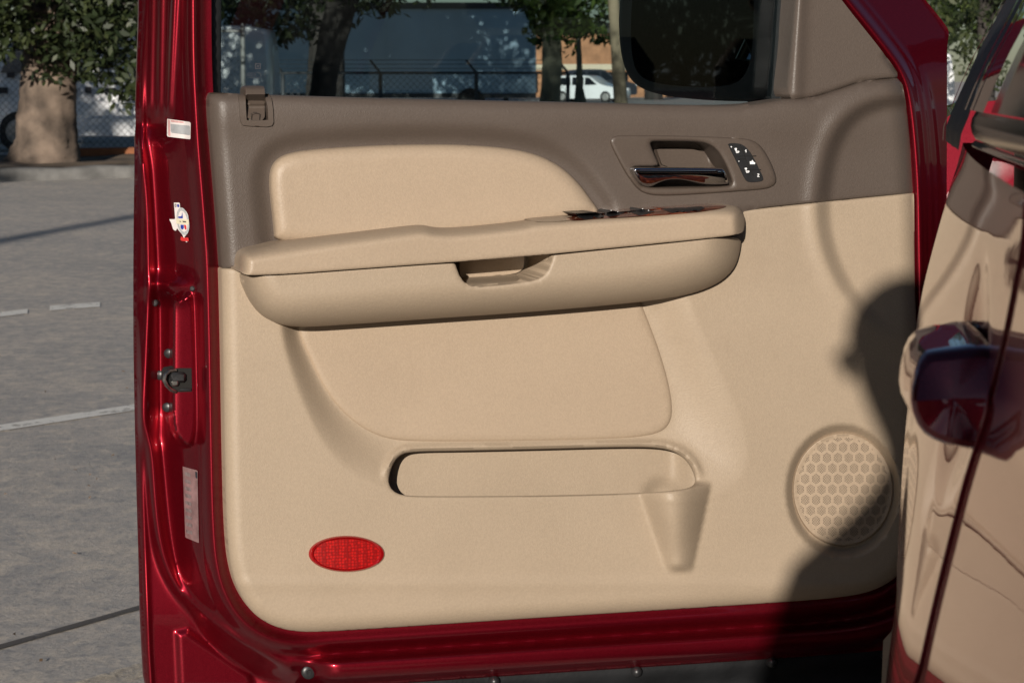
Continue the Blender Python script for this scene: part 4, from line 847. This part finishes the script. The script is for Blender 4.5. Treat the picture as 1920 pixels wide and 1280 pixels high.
bolt(290, 568, .0045, 'body_plug', 'black', .001); bolt(361, 541, .0035, 'body_plug', 'black', .001)
g0 = P(578, 1258, sh(578, 1258))
MB().tube([g0 - ND * .003, g0 + ND * .004, g0 + ND * .006, g0 + ND * .006], [.0095, .0095, .007, .004], 16).build('rubber_grommet', 'black_sat', door, True)
MB().tube([g0 + ND * .004, g0 + ND * .0075], [.0042, .0032], 12).build('grommet_pin', 'dark_steel', door, True)
pts = [(x, float(np.interp(x, [560, 800, 1430, 1700, 1765], [1296, 1274, 1234, 1214, 1205]))) for x in np.linspace(560, 1765, 40)]
sb = pad('bottom_seal', [(x, y - 3) for x, y in pts] + [(x, y + 62) for x, y in reversed(pts)], lambda x, y: -0.012 - .008 * sstep(0, 60, y - np.interp(x, [560, 800, 1430, 1700, 1765], [1296, 1274, 1234, 1214, 1205])) + .003 * np.sin((y - np.interp(x, [560, 800, 1430, 1765], [1296, 1274, 1234, 1205])) / 9.0), 'seal', door, step=9, rings=(2,), back=-.05, smooth_it=0)
for x, y in ((926, 1276), (1193, 1258), (1446, 1240), (1660, 1226)):
    c = P(x, y, -.008); MB().tube([c - ND * .01, c + ND * .004, c + ND * .0085, c + ND * .009], [.0078, .0075, .004, .0005], 16).build('seal_clip', 'black_sat', sub(sb, DO), True, 75)

# ---- stickers
M['st_white'] = simple('white_sticker', (0.72, 0.66, 0.64), 0.45, var=.06, scale=40); M['st_pink'] = simple('pink_sticker_print', (0.62, 0.36, 0.35), 0.5, var=.2, scale=120)
M['st_grey'] = simple('grey_sticker_print', (0.36, 0.37, 0.38), 0.5, var=.1, scale=100); M['st_blue'] = simple('blue_sticker_print', (0.02, 0.045, 0.30), 0.5); M['st_red'] = simple('red_sticker_print', (0.55, 0.03, 0.03), 0.5, var=.15, scale=300)
M['st_silver'] = simple('silver_sticker_print', (0.40, 0.41, 0.42), 0.5, var=.2, scale=350); M['st_cream'] = simple('cream_sticker_print', (0.66, 0.60, 0.44), 0.5)
M['st_film'] = simple('faded_label_film', (0.20, 0.115, 0.115), 0.3, var=.35, scale=55, coat=.5); M['st_film2'] = simple('faded_label_print', (0.17, 0.13, 0.13), 0.35, var=.3, scale=160)
def decal(name, poly, mat, parent, e, step=5, w=None):
    f = (lambda x, y: shell_h(x, y) + e) 
    return pad(name, poly, f, mat, parent, step=step, bstep=3, rings=(), back=None, smooth_it=0)
s1 = decal('inspection_sticker', [(313.5, 223), (356, 229), (357.5, 231), (357, 261.5), (314.5, 256.5), (313, 255)], 'st_white', door, .0008); ss = sub(s1, DO)
decal('pink_print', [(315, 224.5), (318.5, 225), (319.5, 255.8), (315.5, 255)], 'st_pink', ss, .0012); decal('pink_print', [(320, 225), (345, 228.5), (345, 231.5), (320, 229)], 'st_pink', ss, .0012)
decal('grey_print', [(319.5, 232.5), (356, 236), (356.5, 254), (320.5, 249)], 'st_grey', ss, .0014)
TW = sh(336, 415)
tx = decal('state_sticker', [(326, 380), (337, 380), (337.8, 391), (343, 391), (349, 396), (352.5, 403), (353.5, 409), (354.5, 428), (350, 437), (349.5, 440), (345, 445), (349.5, 447), (351.5, 455), (346.5, 452), (342, 440), (335, 432), (332, 428), (330, 433), (325, 431), (321, 418), (317, 411), (328.5, 411)], 'st_white', door, .001, 4, TW); tw = sub(tx, DO)
decal('silver_ring', [(343 + 11.5 * math.cos(a_) + 3.4 * math.sin(a_), 415 + 26 * math.sin(a_)) for a_ in np.linspace(0, 6.28, 40)[:-1]], 'st_silver', tw, .0014, 5, TW)
decal('ring_centre', [(343 + 8.4 * math.cos(a_) + 2.6 * math.sin(a_), 415 + 20 * math.sin(a_)) for a_ in np.linspace(0, 6.28, 36)[:-1]], 'st_white', tw, .0018, 5, TW)
decal('blue_star_point', [(334, 406), (340.5, 405.5), (341.5, 396.5), (343, 409.5), (334.5, 409.5)], 'st_blue', tw, .0022, 5, TW); decal('blue_star_point', [(338.5, 421.5), (344.5, 421.5), (344.5, 428), (341.5, 431.5), (338.3, 427)], 'st_blue', tw, .0022, 5, TW)
decal('red_star_point', [(345, 421.5), (349, 422), (349.8, 431), (348, 431.5), (345.5, 427)], 'st_red', tw, .0022, 5, TW); decal('cream_banner', [(330, 409.8), (353.8, 412), (354, 421.5), (330.5, 419.5)], 'st_cream', tw, .0024, 5, TW)
decal('banner_word', [(335.8, 414.4), (340, 414.8), (340, 416.3), (335.8, 415.9)], 'lettering', tw, .0028, 5, TW); decal('banner_word', [(342, 414.2), (349.2, 414.9), (349.2, 417.3), (342, 416.4)], 'lettering', tw, .0028, 5, TW)
decal('red_ribbon', [(339.2, 443.2), (344, 445.5), (348.5, 445.8), (353, 445.2), (354, 452), (350, 452.5), (343, 452), (338, 450.5)], 'st_red', tw, .0022, 5, TW)
decal('small_badge', [(327.5, 382.5), (330.8, 382.5), (330.8, 388), (327.5, 388)], 'lettering', tw, .0015, 5, TW); decal('badge_inner', [(328.4, 383.8), (330, 383.8), (330, 386.8), (328.4, 386.8)], 'st_white', tw, .0019, 5, TW); decal('small_badge', [(332, 383), (336, 383), (336, 388.5), (332, 388.5)], 'st_blue', tw, .0015, 5, TW)
lb_ = decal('certification_label', [(342.5, 874), (357, 878), (370.5, 881.5), (371.5, 950), (373, 1017.5), (347.5, 1007), (345, 940)], 'st_film', door, .0012); lsb = sub(lb_, DO)
decal('label_code', [(366, 883.5), (369.5, 884.5), (369.8, 896.5), (366.5, 895.5)], 'lettering', lsb, .0018)
for k in range(9):
    y0 = 884 + k * 13.5; decal('label_print', [(346.2 + k * .3, y0), (357 + k * .45, y0 + 3.2), (357.3 + k * .45, y0 + 10), (346.5 + k * .3, y0 + 6.8)], 'st_film2', lsb, .0018)
mark([bar(342, 770, 350, 770.5, .4), bar(350, 770.5, 351.5, 778, .4), bar(351.5, 778, 342.5, 777, .4), bar(342.5, 777, 342, 770, .4)], 'stamped_mark', 'red', sh(347, 774) + .0008, door)

# ---- wing mirror outside the window
def mir_w(x, y): return -0.375 + 0.32 * (np.asarray(x, float) - 1160) / 300.0
HOUS = [(1160, 20), (1161, 70), (1166, 112), (1180, 148), (1204, 168), (1250, 181), (1330, 189), (1420, 191), (1450, 188), (1462, 150), (1466, 60), (1466, -60), (1450, -105), (1400, -122), (1290, -122), (1210, -108), (1172, -70)]
GLS = [(1183, 20), (1183, 90), (1190, 130), (1208, 150), (1250, 160), (1320, 164), (1375, 160), (1400, 140), (1412, 90), (1414, -20), (1404, -80), (1370, -102), (1290, -104), (1220, -92), (1192, -60)]
HOUSs = chaikin(HOUS, 2); GLSs = chaikin(GLS, 2)
mi = pad('wing_mirror', [HOUS, GLS], lambda x, y: mir_w(x, y) + .012 * qround(np.maximum(sdf(x, y, HOUSs), 0), 14), 'black_matte', door, step=12, bstep=6, rings=(2, 6), back=None, hole_back=None, smooth_it=2); ms = sub(mi, DO)
pad('mirror_glass', [(1175, -110), (1420, -110), (1420, 170), (1175, 170)], lambda x, y: mir_w(x, y) - .006, 'mirror', ms, step=40, rings=(), back=None, smooth_it=1)
rim_px = resample(HOUSs, 10); cc = rim_px.mean(0); vv = []; ff = []; n = len(rim_px)
for k, (s, dw) in enumerate(((1, 0), (.99, -.03), (.93, -.07), (.78, -.11), (.5, -.135), (.15, -.145))):
    q = cc + (rim_px - cc) * s; vv += P(q[:, 0], q[:, 1], mir_w(q[:, 0], q[:, 1]) + dw).tolist()
    if k: ff += [((k - 1) * n + i, (k - 1) * n + (i + 1) % n, k * n + (i + 1) % n, k * n + i) for i in range(n)]
ff.append(tuple(range(5 * n, 6 * n))); link_mesh('mirror_shell', vv, ff, 'black_matte', ms)
MB().tube([P(1440, 140, -.20), P(1470, 150, -.16), P(1500, 160, -.12)], [.05, .045, .05], 14).build('mirror_arm', 'black_matte', ms, True)

# ------------------------------------------------------------------ the car body beside the door
SIL = [(1812, 268), (1796, 300), (1770, 390), (1740, 500), (1722, 575), (1714, 640), (1701, 760), (1694, 850), (1687, 950), (1682, 1050), (1680, 1120), (1680, 1200), (1684, 1320), (1694, 1480), (1730, 1700)]
YF = 2.05
sp3 = np.array([atY(px, py, YF) for px, py in SIL]); o_ = np.argsort(sp3[:, 2]); SZ, SX = sp3[o_, 2], sp3[o_, 0]
zz = np.linspace(SZ[0], SZ[-1], 200); xx = np.interp(zz, SZ, SX); ker = np.ones(17) / 17
xx = np.convolve(np.pad(xx, 8, 'edge'), ker, 'valid')
def Xf(z): return np.interp(z, zz, xx)
def offY(Y):
    Y = np.asarray(Y, float); k0, k1, a = 0.104, 0.158, 1.2
    tot = (YF - a) * (k0 + k1) / 2; b = np.clip(Y, a, None) - a
    return -tot + k0 * (np.minimum(Y, a) - a) + k0 * b + (k1 - k0) * b * b / (2 * (YF - a))
HY_, HZ_ = 1.33, 1.10                                    # centre of the handle scoop
def lean(Y, z): return 0.24 * np.clip(z - 1.09, 0, .12) * (np.clip(Y, 1.0, None) - 2.05) + 0.11 * (np.minimum(z, 1.10) - 1.10) * sstep(1.95, 1.35, Y)
def side_x(Y, z):
    dent = 0.007 * np.exp(-(((Y - HY_) / .075) ** 2 + ((z - HZ_) / .055) ** 2) ** 2)
    return Xf(z) + offY(Y) + lean(Y, z) + dent
def on_side(px, py):                      # depth at which the ray through a photo point meets the flank
    Ys = np.linspace(.6, 2.05, 600); q = atY(np.full(600, float(px)), np.full(600, float(py)), Ys)
    f = q[:, 0] - (Xf(q[:, 2]) + offY(Ys) + lean(Ys, q[:, 2])); k = int(np.argmin(np.abs(f)))
    return Ys[k], q[k, 2]
HB = on_side(1848, 752); HY_, HZ_ = HB[0] + .10, HB[1]; print('handle', HB)
gp_ = [on_side(*p) for p in ((1910, 480), (1882, 620), (1850, 750), (1818, 860), (1790, 960), (1755, 1100), (1722, 1250))]
gp_ = sorted(gp_, key=lambda q: q[1]); gz = np.array([q[1] for q in gp_]); gy = np.array([q[0] for q in gp_])
gz = np.r_[gz[0] - .3, gz, 1.9]; gy = np.r_[gy[0] + .3, gy, gy[-1] - .06]
def gapY(z): return np.interp(z, gz, gy)
ZB = SZ[-1]; ZLO = SZ[0]
CO = (0.45, 1.2, 0.0); car = thing('parked_car', 'dark red glossy car body with door handle, its side reflecting the open door', 'car', CO)
zs = np.r_[np.linspace(ZLO, .95, 40)[:-1], np.linspace(.95, ZB, 60)]
def side_grid(name, y0, y1, n, mat, zs=zs, par=car, hem=None, xfun=side_x, e=0.0):
    vv = []; ff = []; us = np.linspace(0, 1, n)
    for z in zs:
        a = y0(z) if callable(y0) else y0; b = y1(z) if callable(y1) else y1
        Ys = a + (b - a) * us; Xs = xfun(Ys, z) - e
        row = [(x, y, z) for x, y in zip(Xs, Ys)]
        if hem == 'both': row = [(row[0][0] + .02, row[0][1] - .0005, z), (row[0][0] + .0015, row[0][1] - .0004, z)] + row + [(row[-1][0] + .0015, row[-1][1] + .0012, z), (row[-1][0] + .03, row[-1][1] + .002, z)]
        vv += row
    m = len(row)
    for i in range(len(zs) - 1):
        for j in range(m - 1): ff.append((i * m + j, i * m + j + 1, (i + 1) * m + j + 1, (i + 1) * m + j))
    return link_mesh(name, vv, ff, mat, par, True, 50)
rd = side_grid('rear_door', gapY, YF, 110, 'red_clean', hem='both'); rs = sub(rd, np.array(CO))
side_grid('quarter_panel', -0.08, lambda z: gapY(z) - .008, 60, 'red_clean', hem='both', e=-.0018)
side_grid('gap_backing', lambda z: gapY(z) - .03, lambda z: gapY(z) + .03, 4, 'hole', xfun=lambda Y, z: Xf(z) + offY(Y) + lean(Y, z) + .018)
# greenhouse
GS = np.array([atY(px, py, YF) for px, py in ((1768, 240), (1778, 215), (1800, 160), (1823, 110), (1850, 60), (1880, 0), (1960, -160), (2060, -420))])
def Xg(Y, z): return np.interp(z, GS[:, 2], GS[:, 0]) + offY(Y)
zg = np.linspace(1.218, 1.50, 24); zt = np.linspace(1.248, 1.50, 20)
def xg(e): return lambda Y, z: Xg(Y, z) + e
side_grid('pillar_edge', 2.035, 2.056, 4, 'red_clean', zg, xfun=xg(.0))
side_grid('pillar_applique', 1.75, 2.034, 16, 'black', zg, xfun=lambda Y, z: Xg(Y, z) + .002 + .0012 * np.sin(Y * 60) * np.sin(z * 90))
side_grid('chrome_strip', 1.735, 1.749, 4, 'chrome', zt, xfun=xg(-.002))
side_grid('window_frame', 1.585, 1.734, 12, 'red_clean', zt, xfun=xg(.001))
side_grid('rear_window', 0.55, 1.584, 12, 'glass_dark', zt, xfun=xg(.006))
side_grid('belt_moulding', 0.5, 1.749, 20, 'black_gloss', np.linspace(1.226, 1.247, 5), rs, xfun=lambda Y, z: Xf(1.2) + offY(Y) - .004 + .004 * ((z - 1.2365) / .0105) ** 2)
side_grid('belt_chrome', 0.5, 1.749, 20, 'chrome', np.linspace(1.2185, 1.2255, 5), rs, xfun=lambda Y, z: Xf(1.2) + offY(Y) - .003 + .003 * ((z - 1.222) / .0035) ** 2)
# handle: bowed pull strap standing off the door, its cross-section taken from its end-on view
hx0 = float(Xf(HZ_))
sec = chaikin([(-.006, .026), (.004, .030), (.030, .0265), (.0385, .0245), (.0450, .010), (.0462, -.006), (.0400, -.020), (.030, -.0265), (.010, -.031), (-.006, -.031)], 1)
vv = []; ff = []; n = len(sec); Y0h = HB[0]; HS = HB[0] / 1.36; Lh = .19
#            along, scale, cap tilt
ringsH = [(0.000, .80, 1), (0.003, .93, 1), (0.010, 1.0, .85), (.03, 1.0, .5), (.06, 1.03, 0), (.10, 1.05, 0), (.14, 1.0, 0), (.165, .86, 0), (.185, .6, 0), (.19, .4, 0)]
for (dy, sc_h, tl) in ringsH:
    Y = Y0h + dy
    for (o, h) in sec:
        tilt = (.017 * max(0, (h + .004) / .03) + .006 * max(0, -h / .03) + .010 * max(0, (o - .025) / .02)) * tl
        Yv = Y + tilt * HS; base = hx0 + float(offY(Yv) + lean(Yv, HZ_)) + .003
        so = o if o < 0 else o * (sc_h if dy > .02 else 1 - (1 - sc_h) * .35)
        vv.append((base - so * HS, Yv, HZ_ + (h * (sc_h if dy < .02 else (.8 + .2 * sc_h))) * HS))
K = len(ringsH) - 1
for k in range(K): ff += [(k * n + i, k * n + (i + 1) % n, (k + 1) * n + (i + 1) % n, (k + 1) * n + i) for i in range(n)]
cidx = len(vv); vv.append(tuple(np.mean(np.array(vv[:n]), 0) + np.array([0, -.003, 0])))
ff += [(i, (i + 1) % n, cidx) for i in range(n)] + [tuple(range(K * n, (K + 1) * n))]
hd_ = link_mesh('door_handle', vv, ff, 'red_clean', rs, True, 28)
# blade coloured like its reflection, hinge pillar, rocker, running board, roof rail, wheel
bl = [(1675, 1167), (1690, 1167), (1694, 1192), (1704, 1200), (1712, 1400), (1648, 1400), (1656, 1200), (1671, 1183)]
MB().prism([atY(x, y, 2.10) for x, y in bl], (0.01, .012, 0)).build('tan_reflection_blade', 'beige_soft', car)  # beige stands in for the door panel reflected in this glossy blade
pl = [(1762, 250), (1772, 222), (1800, 205), (1850, 190), (2000, 180), (2000, 1330), (1762, 1330)]
MB().prism([atY(x, y, 3.42) for x, y in pl], (0.04, .35, 0)).build('hinge_pillar', 'red_clean', car)
MB().prism([(.66, 3.78, .5), (.66, 3.78, 1.16), (.80, 5.0, 1.12), (.80, 5.0, .5)], (.12, 0, 0)).build('front_fender', 'red_clean', car)
MB().box((.62, 2.75, .40), (.14, 1.4, .16), None, .03).build('rocker', 'red_clean', car, True)
MB().box((.50, 2.4, .30), (.22, 2.2, .04), None, .015).build('running_board', 'black_sat', car, True)
MB().tube([(.50, -.05, 1.78), (.66, 1.0, 1.84), (.80, 2.2, 1.84), (.93, 3.0, 1.70), (.95, 3.6, 1.30)], .035, 12).build('roof_rail', 'red_clean', car, True)
ca = R(7.5); AX = np.array([[math.cos(ca), -math.sin(ca), 0], [math.sin(ca), math.cos(ca), 0], [0, 0, 1]]); HO = np.array([0.62, 3.4, 0])
M['carpet'] = simple('dark_carpet', (0.03, 0.027, 0.025), 0.95, var=.3, scale=60)
def cbox(name, u0, u1, v0, v1, z0, z1, mat, bev=.03, par=car):
    c_ = HO + AX[0] * (u0 + u1) / 2 + AX[1] * (v0 + v1) / 2 + np.array([0, 0, (z0 + z1) / 2]); return MB().box(c_, (u1 - u0, v1 - v0, z1 - z0), AX, bev).build(name, mat, par, True)
cbox('floor_pan', .08, 1.9, -3.3, .2, .36, .42, 'carpet', .01); cbox('roof_panel', .42, 1.6, -3.2, -.45, 1.80, 1.87, 'red_clean'); cbox('far_side', 1.86, 1.95, -3.3, .1, .42, 1.24, 'red_clean')
cbox('tailgate', .12, 1.86, -3.40, -3.32, .5, 1.24, 'red_clean'); cbox('hood', .10, 1.9, .38, 1.6, .55, 1.17, 'red_clean', .05); cbox('dashboard', .14, 1.84, -.45, .0, .62, 1.14, 'brown', .06)
cbox('front_bumper', .2, 1.8, 1.62, 1.8, .4, .75, 'red_clean', .05)
for nm, u, v in (('front_seat', .42, -1.55), ('front_seat', 1.15, -1.55), ('rear_seat', .35, -2.45), ('rear_seat', 1.08, -2.45)):
    st = cbox(nm, u, u + .54, v, v + .55, .62, .80, 'beige_soft', .06); sb_ = sub(st, np.array(CO)); cbox('backrest', u + .02, u + .52, v - .16, v, .70, 1.36, 'beige_soft', .06, sb_); cbox('headrest', u + .13, u + .41, v - .14, v - .03, 1.40, 1.58, 'beige_soft', .04, sb_)
sc_ = HO + AX[0] * .68 + AX[1] * -.62 + np.array([0, 0, 1.0])
MB().tube([sc_ + AX[0] * .18 * math.cos(a_) + (np.array([0, 0, .9]) + AX[1] * .42) * .18 * math.sin(a_) for a_ in np.linspace(0, 2 * math.pi, 25)], .016, 8, False).build('steering_wheel', 'black_sat', car, True)
side_grid('inner_light_block', -.05, 2.0, 12, 'brown', np.linspace(.45, 1.21, 8), xfun=lambda Y, z: Xf(1.0) + offY(Y) + .085)  # unseen sheet inside the flank, added to stop light leaking through
wh = MB().tube([(.20, .42, .37), (.47, .42, .37)], .37, 36).build('rear_wheel', 'tyre', car, True)
MB().tube([(.195, .42, .37), (.21, .42, .37)], [.20, .23], 24).build('rim', 'steel', sub(wh, np.array(CO)), True)

# ------------------------------------------------------------------ the photographer, known by the shadow on the door
def person():
    nodes = {'pelvis': ((-.01, -.40, .98), .15), 'waist': ((-.01, -.40, 1.10), .135), 'chest': ((.02, -.40, 1.25), .15), 'upper': ((.01, -.38, 1.445), .088), 'neck': ((.02, -.36, 1.57), .050), 'nape': ((0, -.35, 1.63), .058), 'head': ((-.005, -.34, 1.715), .096), 'crown': ((-.005, -.345, 1.765), .078),
             'lsh': ((-.13, -.38, 1.395), .064), 'lel': ((-.19, -.30, 1.14), .05), 'lwr': ((-.10, -.13, 1.235), .030), 'lha': ((-.085, -.085, 1.25), .026),
             'rsh': ((.145, -.40, 1.375), .056), 'rel': ((.165, -.36, 1.15), .046), 'rwr': ((.09, -.17, 1.235), .030), 'rha': ((.08, -.12, 1.26), .026),
             'lhip': ((-.09, -.40, .92), .09), 'lkn': ((-.10, -.38, .50), .062), 'lan': ((-.11, -.42, .10), .042), 'lto': ((-.12, -.27, .045), .035),
             'rhip': ((.08, -.42, .92), .09), 'rkn': ((.10, -.44, .50), .062), 'ran': ((.11, -.50, .10), .042), 'rto': ((.13, -.35, .045), .035)}
    edges = [('pelvis', 'waist'), ('waist', 'chest'), ('chest', 'upper'), ('upper', 'neck'), ('neck', 'nape'), ('nape', 'head'), ('head', 'crown'), ('upper', 'lsh'), ('lsh', 'lel'), ('lel', 'lwr'), ('lwr', 'lha'), ('upper', 'rsh'), ('rsh', 'rel'), ('rel', 'rwr'), ('rwr', 'rha'),
             ('pelvis', 'lhip'), ('lhip', 'lkn'), ('lkn', 'lan'), ('lan', 'lto'), ('pelvis', 'rhip'), ('rhip', 'rkn'), ('rkn', 'ran'), ('ran', 'rto')]
    for sd, bx, by, bz, sg in (('l', -.085, -.085, 1.25, 1), ('r', .08, -.12, 1.26, -1)):
        for k in range(4):
            a, b = f'{sd}f{k}a', f'{sd}f{k}b'; nodes[a] = ((bx + sg * .012, by + .03 + .004 * k, bz + .030 - .020 * k), .009); nodes[b] = ((bx + sg * .036, by + .036, bz + .030 - .020 * k), .008)
            edges += [(sd + 'ha', a), (a, b)]
        nodes[sd + 'th'] = ((bx + sg * .03, by - .01, bz + .035), .010); edges.append((sd + 'ha', sd + 'th'))
    nm = list(nodes); off = np.array((0, -.40, 0)); me = bpy.data.meshes.new('person')
    me.from_pydata([tuple(np.array(nodes[k][0]) - off) for k in nm], [(nm.index(a), nm.index(b)) for a, b in edges], [])
    o = bpy.data.objects.new('person', me); C.objects.link(o); o.location = off
    sk = o.modifiers.new('Skin', 'SKIN'); sk.use_smooth_shade = True; o.modifiers.new('Subd', 'SUBSURF').levels = 2
    for i, k in enumerate(nm):
        v = me.skin_vertices[0].data[i]; r = nodes[k][1]; v.radius = (r, r); v.use_root = (k == 'pelvis')
    dg = bpy.context.evaluated_depsgraph_get(); m2 = bpy.data.meshes.new_from_object(o.evaluated_get(dg))
    o.modifiers.clear(); o.data = m2; return o
M['shirt'] = simple('dark_shirt_cloth', (0.03, 0.035, 0.05), 0.9, var=.3, scale=30, bump=.4, bscale=200); M['skin'] = simple('skin', (0.42, 0.25, 0.17), 0.5, var=.1); M['hair'] = simple('dark_hair', (0.02, 0.015, 0.012), 0.6, var=.4, scale=80)
po = person(); po.data.materials.clear()
for k in ('shirt', 'skin'): po.data.materials.append(M[k])
for p in po.data.polygons:
    c = p.center + po.location; hand = c.z > 1.19 and c.y > -.15
    p.material_index = 1 if (c.z > 1.58 or hand) else 0
tag(po, 'person in dark clothes standing behind the car, holding a camera at chest height', 'person')
pth = {'_e': po, '_o': np.array((0, -.40, 0))}
bm = bmesh.new(); bmesh.ops.create_uvsphere(bm, u_segments=20, v_segments=14, radius=1.0)
hv = [(v.co.x * .098 + 0.0, v.co.y * .108 - .362, v.co.z * .10 + 1.742) for v in bm.verts if True]; hf = [[v.index for v in f.verts] for f in bm.faces if f.calc_center_median().z > -.1 or f.calc_center_median().y < -.3]; bm.free()
link_mesh('hair', hv, hf, 'hair', pth)
fm = MB()
for s in (-1, 1): fm.tube([(s * .034, -.252, 1.72), (s * .034, -.243, 1.72)], [.011, .006], 10)
fm.build('eye', 'white_mark', pth); MB().tube([(0, -.248, 1.715), (0, -.232, 1.69), (0, -.245, 1.68)], [.008, .013, .009], 8).build('nose', 'skin', pth, True)
MB().tube([(-.024, -.249, 1.655), (0, -.243, 1.653), (.024, -.249, 1.655)], [.004, .007, .004], 8).build('mouth', 'reflector_rim', pth, True)
for s in (-1, 1): MB().tube([(s * .088, -.345, 1.73), (s * .102, -.35, 1.72), (s * .09, -.345, 1.69)], [.008, .014, .007], 8).build('ear', 'skin', pth, True)
ct = thing('camera_body', 'black camera held in both hands by the person', 'camera', (0, -.075, 1.215))
MB().box((0, -.075, 1.262), (.14, .05, .095), None, .012).build('body', 'black_sat', ct, True); MB().tube([(0, -.05, 1.262), (0, -.012, 1.262)], [.036, .034], 24, False).build('lens', 'black_sat', ct, True)
MB().box((.0, -.075, 1.318), (.05, .045, .03), None, .008).build('viewfinder', 'black_sat', ct, True)
for o in list(bpy.data.objects):
    pass
print('objects', len(bpy.data.objects), 'holes', n_h)
